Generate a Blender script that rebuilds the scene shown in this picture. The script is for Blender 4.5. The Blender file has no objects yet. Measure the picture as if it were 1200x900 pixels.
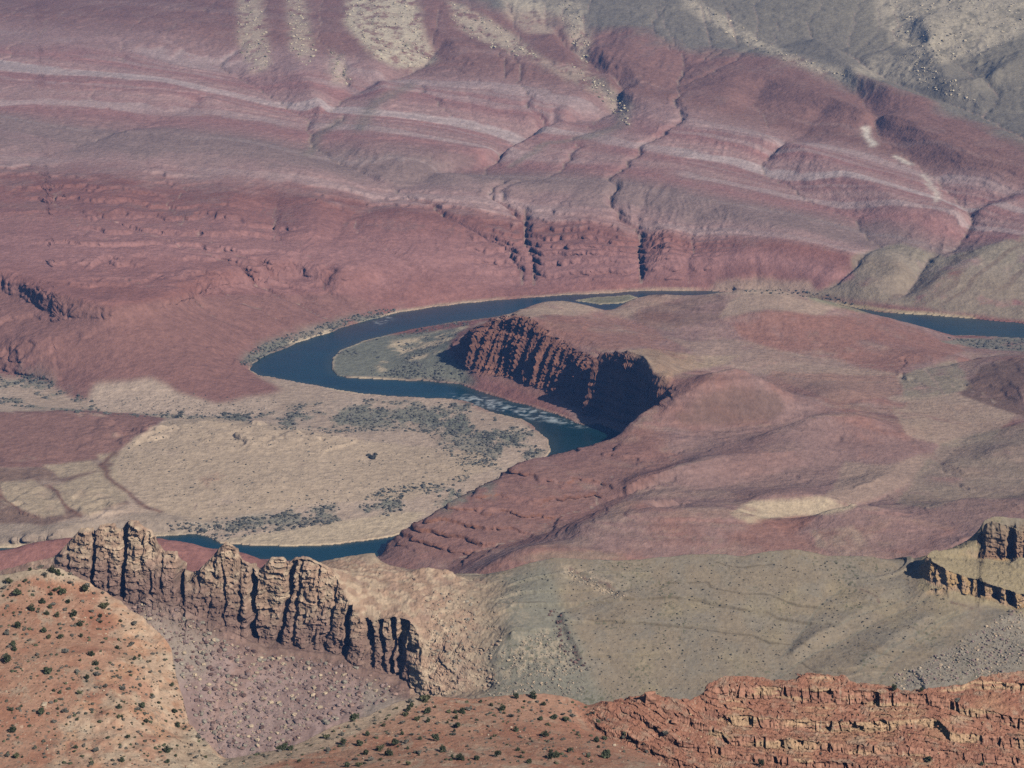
import bpy, math, random
import numpy as np
R = math.radians
rng = np.random.default_rng(7)
random.seed(7)
scene = bpy.context.scene
COL = scene.collection

# ------------------------------------------------------------------ camera
CAMZ = 1400.0
PITCH = R(15.0)
FPX = 600.0 / math.tan(R(12.5))          # focal length in pixels of a 1200 px wide picture
cam_d = bpy.data.cameras.new('camera')
cam_d.sensor_width = 36.0
cam_d.lens = FPX * 36.0 / 1200.0
cam_d.clip_start = 1.0
cam_d.clip_end = 60000.0
cam = bpy.data.objects.new('camera', cam_d)
COL.objects.link(cam)
cam.location = (0, 0, CAMZ)
cam.rotation_euler = (R(90) - PITCH, 0, 0)
scene.camera = cam

# ------------------------------------------------------------------ light
SUN_EL, SUN_ROT = 36.0, 135.0            # elevation, compass angle from +Y towards +X
world = bpy.data.worlds.new("World")
scene.world = world
world.use_nodes = True
wn = world.node_tree
sky = wn.nodes.new('ShaderNodeTexSky')
sky.sky_type = 'NISHITA'
sky.sun_disc = False
sky.sun_elevation = R(SUN_EL)
sky.sun_rotation = R(SUN_ROT)
sky.altitude = 2000
wn.links.new(sky.outputs[0], wn.nodes['Background'].inputs[0])
wn.nodes['Background'].inputs[1].default_value = 0.05
sun_d = bpy.data.lights.new('sun', 'SUN')
sun_d.energy = 4.3
sun_d.angle = R(0.5)
sun_d.color = (1.0, 0.95, 0.88)
sun = bpy.data.objects.new('sun', sun_d)
COL.objects.link(sun)
sun.rotation_euler = (R(90 - SUN_EL), 0, R(180 - SUN_ROT))
scene.view_settings.view_transform = 'Standard'
scene.view_settings.look = 'None'
scene.view_settings.exposure = 0.0
scene.view_settings.gamma = 1.0
scene.view_settings.use_curve_mapping = False
scene.cycles.max_bounces = 3
scene.cycles.diffuse_bounces = 0
scene.cycles.volume_bounces = 0
scene.cycles.use_denoising = False

# ------------------------------------------------------------------ numeric helpers
F32 = np.float32
TAB = rng.random((64, 64, 64)).astype(F32) * 2 - 1
def noise3(x, y, z):
    """smooth lattice noise, about -1..1"""
    x = np.asarray(x, F32); y = np.asarray(y, F32); z = np.asarray(z, F32)
    x, y, z = np.broadcast_arrays(x, y, z)
    xf = np.floor(x); yf = np.floor(y); zf = np.floor(z)
    xi = xf.astype(np.int32); yi = yf.astype(np.int32); zi = zf.astype(np.int32)
    fx = x - xf; fy = y - yf; fz = z - zf
    fx = fx * fx * (3 - 2 * fx); fy = fy * fy * (3 - 2 * fy); fz = fz * fz * (3 - 2 * fz)
    x0 = xi & 63; x1 = (xi + 1) & 63; y0 = yi & 63; y1 = (yi + 1) & 63; z0 = zi & 63; z1 = (zi + 1) & 63
    def row(a, b):
        p = TAB[x0, a, b]; return p + (TAB[x1, a, b] - p) * fx
    a = row(y0, z0); a = a + (row(y1, z0) - a) * fy
    b = row(y0, z1); b = b + (row(y1, z1) - b) * fy
    return a + (b - a) * fz
TAB2 = rng.random((256, 256)).astype(F32) * 2 - 1
def noise2(x, y):
    x = np.asarray(x, F32); y = np.asarray(y, F32)
    x, y = np.broadcast_arrays(x, y)
    xf = np.floor(x); yf = np.floor(y)
    xi = xf.astype(np.int32); yi = yf.astype(np.int32)
    fx = x - xf; fy = y - yf
    fx = fx * fx * (3 - 2 * fx); fy = fy * fy * (3 - 2 * fy)
    x0 = xi & 255; x1 = (xi + 1) & 255; y0 = yi & 255; y1 = (yi + 1) & 255
    a = TAB2[x0, y0]; a = a + (TAB2[x1, y0] - a) * fx
    b = TAB2[x0, y1]; b = b + (TAB2[x1, y1] - b) * fx
    return a + (b - a) * fy
def fbm2(x, y, o=4, g=0.5):
    s = 0; amp = 1.0; t = 0.0
    for i in range(o):
        s = s + amp * noise2(x + 17.3 * i, y - 9.1 * i); t += amp
        x, y = (0.8 * x - 0.6 * y) * 2.03, (0.6 * x + 0.8 * y) * 2.03
        amp *= g
    return s / t
def fbm3(x, y, z, o=3, g=0.5):
    s = 0; amp = 1.0; t = 0.0
    for i in range(o):
        s = s + amp * noise3(x + 7.3 * i, y - 9.1 * i, z + 3.7 * i); t += amp
        x, y, z = x * 2.03, y * 2.03, z * 2.03
        amp *= g
    return s / t
def ridged2(x, y, o=3):
    s = 0; amp = 1.0; t = 0.0
    for i in range(o):
        s = s + amp * (1 - 2 * np.abs(noise2(x + 31.7 * i, y + 11.9 * i))); t += amp
        x, y = x * 2.1, y * 2.1; amp *= 0.5
    return s / t
def brick(a, b):
    """a random level for every block of a rough masonry-like jointing"""
    r = np.floor(b).astype(np.int64)
    off = TAB2[r & 255, 77]
    q = np.floor(a + 0.5 * off).astype(np.int64)
    return TAB2[q & 255, (r * 7) & 255]
def bricks(a, b):
    """same with softened edges"""
    return 0.5 * (brick(a, b) + brick(a + 0.18, b + 0.12))
def sstep(a, b, x):
    t = np.clip((x - a) / (b - a), 0, 1)
    return t * t * (3 - 2 * t)
def lerp(a, b, t):
    return a + (b - a) * t
def mixc(c, col, m):
    return c + (np.asarray(col, F32) - c) * m[..., None]
def blur(f, k, ax=None):
    """box blur, k cells each way"""
    for axis in ((0, 1) if ax is None else (ax,)):
        n = f.shape[axis]
        p = np.pad(f, [(k + 1, k) if i == axis else (0, 0) for i in (0, 1)], mode='edge')
        c = np.cumsum(p, axis=axis, dtype=np.float64)
        if axis == 0: f = (c[2 * k + 1:] - c[:-2 * k - 1]) / (2 * k + 1)
        else: f = (c[:, 2 * k + 1:] - c[:, :-2 * k - 1]) / (2 * k + 1)
        f = f.astype(F32)
    return f
def lin(r, g, b):
    v = np.array([r, g, b], float) / 255
    return np.where(v <= 0.04045, v / 12.92, ((v + 0.055) / 1.055) ** 2.4)

# ------------------------------------------------------------------ survey: a sight line and a height (or distance) give a point on the ground
SP, CP = math.sin(PITCH), math.cos(PITCH)
def ray(u, v):
    return (u - 600.0) / FPX, CP + SP * (450.0 - v) / FPX, -SP + CP * (450.0 - v) / FPX
def pz(u, v, z):
    dx, dy, dz = ray(u, v); t = (z - CAMZ) / dz
    return dx * t, dy * t, z
def py(u, v, y):
    dx, dy, dz = ray(u, v); t = y / dy
    return dx * t, y, CAMZ + dz * t
def project(x, y, z):
    d = y * CP - (z - CAMZ) * SP
    return 600 + FPX * x / d, 450 - FPX * (y * SP + (z - CAMZ) * CP) / d

class Terrain:
    """height field on a fan of columns (a = x/y) and rows (log distance)"""
    def __init__(s, a0, a1, na, y0, y1, ny):
        s.a0, s.a1, s.na, s.y0, s.y1, s.ny = a0, a1, na, y0, y1, ny
        s.da = (a1 - a0) / (na - 1); s.l0 = math.log(y0); s.dl = (math.log(y1) - s.l0) / (ny - 1)
        s.A = np.linspace(a0, a1, na).astype(F32)
        s.Y = np.exp(s.l0 + s.dl * np.arange(ny)).astype(F32)
        s.X2 = s.A[None, :] * s.Y[:, None]; s.Y2 = np.repeat(s.Y[:, None], na, 1)
    def cell(s, x, y):
        return (x / y - s.a0) / s.da, (np.log(y) - s.l0) / s.dl
    def raster(s, lines):
        """lines: lists of world points whose third number is the value to hold"""
        S = np.zeros((s.ny, s.na)); N = np.zeros((s.ny, s.na))
        for L in lines:
            P = np.array(L, float)
            ca, cy = s.cell(P[:, 0], P[:, 1])
            if len(P) == 1: ca = np.repeat(ca, 2); cy = np.repeat(cy, 2); P = np.repeat(P, 2, 0)
            for i in range(len(P) - 1):
                n = int(max(abs(ca[i + 1] - ca[i]), abs(cy[i + 1] - cy[i])) * 2) + 2
                t = np.linspace(0, 1, n)
                ii = np.rint(lerp(cy[i], cy[i + 1], t)).astype(int); jj = np.rint(lerp(ca[i], ca[i + 1], t)).astype(int)
                vv = lerp(P[i, 2], P[i + 1, 2], t)
                ok = (ii >= 0) & (ii < s.ny) & (jj >= 0) & (jj < s.na)
                np.add.at(S, (ii[ok], jj[ok]), vv[ok]); np.add.at(N, (ii[ok], jj[ok]), 1)
        return S, N
    def solve(s, lines, extra=None, iters=40):
        S, N = s.raster(lines)
        if extra is not None:
            m, val = extra
            S[m] = val[m] if hasattr(val, 'shape') else val; N[m] = 1
        pyr = [(S, N)]
        while min(pyr[-1][0].shape) > 12:
            a, b = pyr[-1]
            a = np.pad(a, ((0, a.shape[0] & 1), (0, a.shape[1] & 1))); b = np.pad(b, ((0, b.shape[0] & 1), (0, b.shape[1] & 1)))
            g = lambda q: q[0::2, 0::2] + q[1::2, 0::2] + q[0::2, 1::2] + q[1::2, 1::2]
            pyr.append((g(a), g(b)))
        wx, wy = 1 / s.da ** 2, 1 / s.dl ** 2
        t = 2 * (wx + wy); wx /= t; wy /= t
        Z = None
        for a, b in reversed(pyr):
            fixed = b > 0
            val = np.where(fixed, a / np.maximum(b, 1), 0).astype(F32)
            if Z is None: Z = np.full(a.shape, val[fixed].mean(), F32); n = 300
            else:
                Z = np.repeat(np.repeat(Z, 2, 0), 2, 1)[:a.shape[0], :a.shape[1]]; n = iters
            for k in range(n):
                Z[fixed] = val[fixed]
                P = np.pad(Z, 1, mode='edge')
                Z = wx * (P[1:-1, :-2] + P[1:-1, 2:]) + wy * (P[:-2, 1:-1] + P[2:, 1:-1])
            Z[fixed] = val[fixed]
        return Z.astype(F32)
    def survey(s, H, jx=5.0, jy=2.0, sc=40.0):
        """sight lines of every cell, with edges roughened by noise in world space"""
        s.U, s.V = project(s.X2, s.Y2, H)
        s.Uj = s.U + jx * fbm2(s.X2 / sc, s.Y2 / sc, 4, 0.6); s.Vj = s.V + jy * fbm2(s.X2 / sc + 50, s.Y2 / sc, 4, 0.6)
    def mask(s, poly, y0=0, y1=1e9, soft=0, rough=True):
        u, v = (s.Uj, s.Vj) if rough else (s.U, s.V)
        P = np.array(poly, float)
        m = np.zeros(u.shape, bool)
        box = (u >= P[:, 0].min()) & (u <= P[:, 0].max()) & (v >= P[:, 1].min()) & (v <= P[:, 1].max()) & (s.Y2 >= y0) & (s.Y2 <= y1)
        if not box.any(): return m.astype(F32)
        uu = u[box]; vv = v[box]; c = np.zeros(uu.shape, bool)
        for i in range(len(P)):
            (x1, y1_), (x2, y2_) = P[i - 1], P[i]
            if y1_ == y2_: continue
            c ^= ((y1_ > vv) != (y2_ > vv)) & (uu < (x2 - x1) * (vv - y1_) / (y2_ - y1_) + x1)
        m[box] = c
        m = m.astype(F32)
        return blur(blur(m, soft), soft) if soft else m
    def stroke(s, pts, w, y0=0, y1=1e9, asp=0.45):
        """soft band of half-width w (in 1200-px units) along a traced line lying on the ground"""
        u, v = s.Uj, s.Vj
        P = np.array(pts, float); out = np.zeros(u.shape, F32)
        box = (u > P[:, 0].min() - 3 * w) & (u < P[:, 0].max() + 3 * w) & (v > P[:, 1].min() - 2 * w) & (v < P[:, 1].max() + 2 * w) & (s.Y2 >= y0) & (s.Y2 <= y1)
        uu = u[box]; vv = v[box] / asp; d = np.full(uu.shape, 1e9, F32)
        for i in range(len(P) - 1):
            ax, ay = P[i][0], P[i][1] / asp; bx, by = P[i + 1][0] - ax, P[i + 1][1] / asp - ay
            t = np.clip(((uu - ax) * bx + (vv - ay) * by) / (bx * bx + by * by + 1e-9), 0, 1)
            d = np.minimum(d, np.hypot(uu - ax - t * bx, vv - ay - t * by))
        out[box] = np.exp(-(d / w) ** 2)
        return out
    def rows(s, H, nr, flat=0.08, smooth=6):
        """place nr vertices down each column, dense where the ground faces the viewer"""
        p = (H - CAMZ) / s.Y2
        dm = np.abs(np.diff(p, axis=0)) + flat * s.dl
        if smooth: dm = blur(dm.astype(F32), smooth, 1)
        m = np.vstack([np.zeros((1, s.na)), np.cumsum(dm, 0, dtype=np.float64)])
        t = np.linspace(0, 1, nr)
        s.rp = np.empty((nr, s.na), F32); idx = np.arange(s.ny)
        for j in range(s.na):
            s.rp[:, j] = np.interp(t * m[-1, j], m[:, j], idx)
        s.ri = np.minimum(s.rp.astype(np.int32), s.ny - 2); s.rf = s.rp - s.ri
        s.jj = np.arange(s.na)[None, :]
        s.nr = nr
        z = s.get(H); y = np.exp(s.l0 + s.dl * s.rp).astype(F32); x = s.A[None, :] * y
        return x, y, z
    def hit(s, H, u, v):
        """where a sight line first meets the ground"""
        if not hasattr(s, 'env') or s.envH is not H:
            s.env = np.maximum.accumulate((H - CAMZ) / s.Y2, axis=0); s.envH = H
        dx, dy, dz = ray(u, v); a = dx / dy; p = dz / dy
        j = int(round((a - s.a0) / s.da))
        if not 0 <= j < s.na: return None
        c = s.env[:, j]; i = int(np.searchsorted(c, p))
        if i <= 0 or i >= s.ny: return None
        f = (p - c[i - 1]) / max(c[i] - c[i - 1], 1e-9)
        y = float(lerp(s.Y[i - 1], s.Y[i], f)); z = float(lerp(H[i - 1, j], H[i, j], f))
        return a * y, y, z
    def get(s, F):
        a = F[s.ri, s.jj]; return a + (F[s.ri + 1, s.jj] - a) * s.rf

def normals(x, y, z):
    P = np.stack([x, y, z], -1)
    dj = np.gradient(P, axis=1); di = np.gradient(P, axis=0)
    n = np.cross(dj, di)
    n /= np.maximum(np.linalg.norm(n, axis=-1, keepdims=True), 1e-9)
    return n * np.where(n[..., 2:] < 0, -1, 1)

def mesh_np(name, V, Q, colors=None, mat=None, smooth=True, extra=None):
    me = bpy.data.meshes.new(name)
    n = len(V); q = len(Q); k = Q.shape[1]
    me.vertices.add(n); me.vertices.foreach_set('co', np.ascontiguousarray(V, F32).ravel())
    me.loops.add(q * k); me.loops.foreach_set('vertex_index', np.ascontiguousarray(Q, np.int32).ravel())
    me.polygons.add(q)
    me.polygons.foreach_set('loop_start', np.arange(0, q * k, k, dtype=np.int32))
    me.polygons.foreach_set('use_smooth', np.full(q, smooth, bool))
    if colors is not None:
        at = me.color_attributes.new('albedo', 'FLOAT_COLOR', 'POINT')
        c = np.ones((n, 4), F32); c[:, :3] = np.clip(colors, 0.003, 0.85)
        at.data.foreach_set('color', c.ravel())
    for key, val in (extra or {}).items():
        at = me.attributes.new(key, 'FLOAT', 'POINT'); at.data.foreach_set('value', np.ascontiguousarray(val, F32))
    me.update(calc_edges=True)
    me.validate()
    ob = bpy.data.objects.new(name, me)
    COL.objects.link(ob)
    if mat: me.materials.append(mat)
    return ob

def tag(o, label=None, cat=None, group=None, kind=None):
    if label: o['label'] = label
    if cat: o['category'] = cat
    if group: o['group'] = group
    if kind: o['kind'] = kind
    return o

def grid_objects(x, y, z, col, ids, table, mat, crisp=()):
    """split a displaced grid into one mesh per id; table: id -> (name, mat)"""
    # the country goes on at both sides beyond the surveyed fan
    def widen(F, k=None):
        if k is None: return np.concatenate([np.repeat(F[:, :1], 14, 1), F, np.repeat(F[:, -1:], 14, 1)], 1)
        st = np.arange(1, 15) * 0.022
        return np.concatenate([F[:, :1] - st[::-1][None] * k[:, :1], F, F[:, -1:] + st[None] * k[:, -1:]], 1)
    x, y, z, col, ids = widen(x, y), widen(y), widen(z), widen(col), widen(ids)
    nr, na = x.shape
    V = np.stack([x, y, z], -1).reshape(-1, 3); C = col.reshape(-1, 3)
    i = np.arange(nr * na).reshape(nr, na)
    Q = np.stack([i[:-1, :-1], i[:-1, 1:], i[1:, 1:], i[1:, :-1]], -1).reshape(-1, 4)
    fid = ids[:-1, :-1].reshape(-1)
    out = {}
    for k, name in table.items():
        f = Q[fid == k]
        if not len(f): continue
        used, inv = np.unique(f.ravel(), return_inverse=True)
        out[k] = mesh_np(name, V[used], inv.reshape(-1, 4), C[used], mat, k not in crisp)
    return out

# ------------------------------------------------------------------ materials
def ground_material(name, nscale, bump, var=0.25, rough=0.95):
    m = bpy.data.materials.new(name); m.use_nodes = True
    t = m.node_tree; N = t.nodes; L = t.links
    b = N['Principled BSDF']; b.inputs['Roughness'].default_value = rough
    b.inputs['Specular IOR Level'].default_value = 0.15
    at = N.new('ShaderNodeAttribute'); at.attribute_name = 'albedo'
    geo = N.new('ShaderNodeNewGeometry')
    n1 = N.new('ShaderNodeTexNoise'); n1.inputs['Scale'].default_value = nscale; n1.inputs['Detail'].default_value = 4; n1.inputs['Roughness'].default_value = 0.65
    L.new(geo.outputs['Position'], n1.inputs['Vector'])
    mr = N.new('ShaderNodeMapRange'); mr.inputs[1].default_value = 0.25; mr.inputs[2].default_value = 0.75
    mr.inputs[3].default_value = 1 - var; mr.inputs[4].default_value = 1 + var
    L.new(n1.outputs['Fac'], mr.inputs[0])
    mx = N.new('ShaderNodeVectorMath'); mx.operation = 'SCALE'
    L.new(at.outputs['Color'], mx.inputs[0]); L.new(mr.outputs[0], mx.inputs['Scale'])
    L.new(mx.outputs[0], b.inputs['Base Color'])
    bp = N.new('ShaderNodeBump'); bp.inputs['Strength'].default_value = 1.0; bp.inputs['Distance'].default_value = bump
    L.new(n1.outputs['Fac'], bp.inputs['Height']); L.new(bp.outputs[0], b.inputs['Normal'])
    return m
MAT_FAR = ground_material('canyon_earth', 0.06, 5.0, 0.2)
MAT_MID = ground_material('ridge_rock', 0.16, 1.2, 0.2)
MAT_NEAR = ground_material('red_rock', 0.5, 0.5, 0.2)

def water_material():
    m = bpy.data.materials.new('river_water'); m.use_nodes = True
    t = m.node_tree; N = t.nodes; L = t.links
    b = N['Principled BSDF']
    at = N.new('ShaderNodeAttribute'); at.attribute_name = 'albedo'
    L.new(at.outputs['Color'], b.inputs['Base Color'])
    b.inputs['Roughness'].default_value = 0.25; b.inputs['IOR'].default_value = 1.33
    geo = N.new('ShaderNodeNewGeometry')
    n1 = N.new('ShaderNodeTexNoise'); n1.inputs['Scale'].default_value = 0.12; n1.inputs['Detail'].default_value = 4
    L.new(geo.outputs['Position'], n1.inputs['Vector'])
    bp = N.new('ShaderNodeBump'); bp.inputs['Strength'].default_value = 0.5; bp.inputs['Distance'].default_value = 0.5
    L.new(n1.outputs['Fac'], bp.inputs['Height']); L.new(bp.outputs[0], b.inputs['Normal'])
    return m
MAT_WATER = water_material()

# colours seen in daylight -> surface colours; distance haze is taken out because the air adds it again
HAZE_S = 3.0e-5
AIR = np.array([0.06, 0.14, 0.36])
def alb(r, g, b, d=6000.0, k=0.865):
    T = math.exp(-HAZE_S * d); r, g, b = r * 0.985, g * 1.055, b * (1.08 if d > 5800 else 1.05 if d > 3500 else 1.11)
    return np.clip((lin(r, g, b) - AIR * (1 - T)) / T / k, 0.01, 0.8)

#%%LAYERS%%
# ================================================================== 1. FAR COUNTRY: valley floor, river bends, benches, far canyon side
T1 = Terrain(-0.30, 0.30, 1200, 3450, 10600, 1100)

RIVER = [(1400,388),(1200,379),(1140,374),(1100,370),(1060,368),(1030,366),(980,357),(930,349),(880,344),(830,341),(800,341),(750,341),(705,344),(660,346),(620,349),(580,352),(540,356),(500,361),(470,366),(450,371),(430,376),(400,384),(385,390),(365,396),(345,403),(330,410),(312,416),(296,426),(292,434),(305,440),(325,444),(350,449),(400,458),(440,463),(500,467),(530,468),(545,470),(560,476),(580,485),(610,491),(625,500),(640,515),(645,528),(640,538),(618,550),(600,560),(586,572),(556,584),(524,600),(500,613),(480,622),(460,629),(430,634),(390,638),(350,640),(300,639),(258,637),(245,630),(230,626),(205,627),(150,632),(50,640),(-200,655),
         (-200,690),(50,668),(150,657),(230,653),(300,656),(380,660),(411,664),(436,657),(462,640),(485,632),(507,624),(532,612),(562,595),(592,588),(616,576),(640,565),(670,552),(700,542),(725,532),(748,522),(762,524),(757,519),(748,513),(733,509),(716,503),(701,497),(692,498),(685,499),(670,493),(640,482),(610,473),(580,465),(560,458),(540,450),(500,447),(440,444),(410,443),(395,440),(388,432),(390,420),(400,410),(425,400),(450,394),(475,388),(500,383),(530,378),(555,375),(600,369),(650,364),(690,363),(705,366),(725,362),(760,353),(800,349),(830,347),(880,352),(930,360),(980,372),(1040,383),(1100,393),(1150,394),(1200,396),(1400,404)]
BAR = [(672,352),(700,348),(738,346),(748,349),(730,355),(700,357)]

def zbase(u, v):
    tabs = {0: [(-60,600),(0,500),(50,430),(100,360),(150,300),(200,258),(250,222),(300,190),(330,168)],
            300: [(-60,630),(0,520),(50,430),(100,350),(150,285),(200,235),(250,185),(300,135),(350,80),(380,40)],
            600: [(-60,650),(0,530),(50,420),(100,330),(150,250),(200,185),(250,130),(300,65),(335,14)],
            900: [(-60,660),(0,540),(50,430),(100,340),(150,265),(200,200),(250,140),(300,80),(335,16)],
            1200: [(-60,690),(0,560),(50,460),(100,375),(150,300),(200,230),(250,165),(300,100),(350,35),(370,8)]}
    ks = sorted(tabs)
    zs = [np.interp(v, [p[0] for p in tabs[k]], [p[1] for p in tabs[k]]) for k in ks]
    return float(np.interp(u, ks, zs))
lines = []
def Lz(*pts): lines.append([pz(*p) for p in pts])
def Ly(*pts): lines.append([py(*p) for p in pts])
# far slope, a lattice of levels
for v in (-60, 0, 50, 100, 150, 200, 250):
    Lz(*[(u, v, zbase(u, v)) for u in range(-150, 1400, 50)])
Lz(*[(u, 300, zbase(u, 300)) for u in range(230, 1400, 50)])
Lz(*[(u, 335, zbase(u, 335)) for u in range(480, 960, 60)])
Lz((1000,340,30),(1100,350,30),(1200,355,25),(1350,362,25))
lines.append([(a * 10500, 10500, 950) for a in np.linspace(-.3, .3, 9)])
# left cliff band and red fans below it
Lz((-150,310,200),(0,316,186),(30,322,182),(45,332,178),(65,345,168),(100,352,162),(130,357,158),(175,352,152),(215,338,148),(250,318,140),(300,312,128),(350,306,112),(400,320,95),(450,318,78))
LCT = [(-150,310,200),(0,316,186),(30,322,182),(45,332,178),(65,345,168),(100,352,162),(130,357,158),(175,352,152),(215,338,148),(250,318,140),(300,312,128),(350,306,112),(400,320,95),(450,318,78)]
LCY = [pz(*q)[1] for q in LCT]
Ly(*[(u, v, float(np.interp(u, [q[0] for q in LCT], LCY)) - 24) for u, v in [(-150,345),(0,348),(35,352),(55,372),(90,377),(130,379),(175,368),(215,355),(250,340),(300,334),(350,326),(400,337),(450,334)]])
Lz((-150,435,24),(0,435,20),(30,442,18),(60,452,16),(90,466,15),(120,466,16),(180,470,16),(240,475,14),(290,465,11),(330,455,8),(305,444,5))
Lz((240,372,70),(300,374,50),(340,376,36),(370,380,20),(400,381,6))
Lz((20,400,88),(120,400,90),(180,410,72),(240,420,52),(280,422,22))
# delta and left side
Lz((60,456,14),(85,470,13),(110,482,12),(200,487,11),(300,490,10),(400,482,9))
Lz((-150,486,64),(0,485,60),(50,483,62),(100,482,60),(150,485,52),(190,492,44))
Lz((-100,540,50),(0,540,48),(60,548,38),(120,535,36),(135,545,34))
Lz((150,522,45),(190,497,56),(240,491,58),(300,498,50),(380,511,34),(450,522,18))
Lz((128,560,33),(170,605,24),(250,614,10),(330,604,7),(420,592,5))
Lz((0,572,40),(40,570,40),(100,575,35),(150,592,28),(60,620,30),(0,622,32))
Lz((-150,640,28),(0,640,22),(100,636,16),(180,624,8))
Lz((400,500,13),(500,520,11),(600,500,8)); Lz((420,540,14),(520,545,11),(580,530,8)); Lz((300,565,30),(400,560,16),(500,570,7))
# near-side red hills behind the brown ridge
Lz((-200,655,110),(-50,650,110),(0,645,112),(40,632,122),(80,626,126),(110,630,120),(150,632,118),(190,628,116),(215,633,108),(250,641,96),(285,645,89),(315,660,68),(345,668,38),(380,672,8))
# sand bar
Lz((470,415,6),(500,400,10),(450,425,4)); Lz((500,392,12),(545,380,22),(560,374,30))
# cliff of the peninsula: rim, foot, talus
CF = [pz(*q) for q in [(520,408,36),(525,409.5,38),(548,428,32),(567,437,29),(597,439,31),(613,446,28),(637,456,24),(660,467,19),(679,479,12),(688,486,7)]]
CFU = [q[0] / q[1] for q in CF]; CFY = [q[1] for q in CF]
def cliff(dy, pts): lines.append([py(u, v, float(np.interp((u - 600) / FPX / 1.03, CFU, CFY)) + dy) for u, v in pts])
lines.append(CF)
cliff(38, [(540,402),(550,394),(557,386),(590,392),(618,403),(641,415),(669,427),(690,436)])
cliff(50, [(545,395),(557,383),(590,386),(618,395),(641,406),(669,417),(692,424)])
cliff(70, [(548,390),(567,379),(583,371),(600,369),(613,368),(623,371),(632,380),(647,392),(660,401),(679,410),(697,416)])
Ly((697,416,4945),(717,412,4905),(733,413,4866),(750,425,4838),(758,437,4790),(763,450,4735),(773,453,4720),(788,452,4715))
Lz((788,452,118),(786,470,112),(766,482,103),(738,497,93),(728,510,84),(715,515,76),(690,521,68))
Ly((690,521,4500),(665,526,4465),(645,527.5,4450),(613,531,4365),(597,533,4300),(587,557,4235),(560,567,4180),(540,578,4130),(524,583,4100),(518,593,4085),(500,602,4050),(479,614,4035),(467,619,4025),(462,628,4020),(458,637,4010),(434,655,3990),(411,671,3930))
lines.append([((u - 600) / (FPX * 0.955) * y - 13, y - 9, 3) for u, y in ((690,4893),(698,4937),(717,4905),(733,4866),(750,4838),(758,4790),(763,4735),(768,4722))])
# wall of the shaded alcove: foot

# peninsula top
Lz((610,362,154),(640,351,152),(663,349,152),(685,353,147),(705,364,130))
Lz((640,378,154),(700,398,142),(760,416,128),(800,415,108),(850,420,99),(950,430,70),(1040,447,50))
Lz((705,372,124),(720,379,119),(760,386,112),(820,396,100),(870,396,92),(930,412,75),(1000,424,60),(1050,433,46))
Lz((712,363,122),(725,355,132),(745,346,139),(765,343,142),(800,346,137),(835,343,140),(870,338,150),(900,338,150),(940,345,140),(1000,361,96),(1040,372,66),(1090,385,35),(1115,393,15),(1135,410,12))
Lz((845,370,124),(900,366,130),(960,372,110),(1020,385,80))
Lz((1150,400,6),(1200,405,8),(1400,412,10)); Lz((1130,425,16),(1200,412,20))
Lz((1115,442,46),(1150,428,62),(1200,420,82),(1400,415,100)); Lz((1125,462,36),(1150,472,38),(1200,490,42))
Lz((1060,432,36),(1057,455,36),(1050,466,38),(1090,480,43),(1170,494,48),(1130,520,51),(1105,545,54),(1070,570,58),(1030,590,62),(990,603,66),(920,614,70))
Lz((1000,445,58),(1020,465,58),(1000,478,66))
Ly((1046,424,5215),(1058,417,5240),(1070,412,5250),(1085,416,5235),(1096,424,5200)); Ly((1050,430,5195),(1060,432,5200),(1073,436,5200),(1088,430,5195))
Lz((1054,444,50),(1062,443,52),(1064,450,50)); Lz((1053,452,37),(1060,457,36))
Lz((1127,458,52),(1150,450,60),(1172,444,66),(1190,455,66),(1200,470,64)); Lz((1130,466,38),(1160,474,40),(1185,484,42),(1197,492,43))
Lz((1106,546,62),(1112,545,64),(1119,548,64),(1135,556,66)); Lz((1104,556,52),(1110,563,52),(1117,560,54)); Lz((1120,563,64),(1132,568,64),(1140,572,64)); Lz((1122,572,56),(1134,577,56))
# domes on the bench
Lz((790,480,110),(820,465,119),(860,454,126),(905,460,119),(922,472,104)); Lz((790,500,92),(860,499,88),(918,492,87)); Lz((800,450,99),(870,440,95),(940,452,78))
Lz((700,545,86),(760,518,97),(820,502,100),(870,506,93)); Lz((940,490,86),(1000,503,80),(1060,518,68),(1110,522,56))
Lz((850,540,80),(950,545,72),(1040,560,62))
# red bedded ridge between the river and the viewer
Lz((411,674,2),(470,676,8),(527,672,18),(560,645,36),(600,632,47),(650,622,56),(700,603,69),(760,596,75),(830,590,80),(880,592,78))
Lz((640,560,84),(700,575,80),(780,572,90),(850,575,84))
Lz((655,641,78),(680,627,94),(730,619,102),(800,608,109),(850,605,106),(900,616,95),(950,640,80))
Lz((545,680,60),(580,661,80),(620,648,96),(680,648,96),(730,656,90))
Lz((865,598,88),(900,586,90),(960,584,88),(1000,593,80)); Lz((880,612,82),(960,609,76))
Lz((935,626,84),(960,607,99),(1000,598,105),(1050,605,100),(1100,620,90),(1130,640,80))
Lz((1060,610,84),(1080,603,98),(1130,586,108),(1200,590,114),(1400,590,120)); Lz((1120,560,62),(1200,540,66),(1400,530,70))
Lz((1180,510,60),(1300,510,70))
lines.append([(a * 3600, 3600, 60) for a in np.linspace(-.3, .3, 9)])
lines.append([(a * 3460, 3460, 20) for a in np.linspace(-.3, .3, 9)])

lines.append([((u - 600) / (FPX * 1.02) * y, y, z) for u, y, z in ((688,5500,60),(712,5500,55))]); lines.append([((u - 600) / (FPX * 1.02) * y, y, z) for u, y, z in ((684,5700,18),(722,5700,18))])
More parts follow.
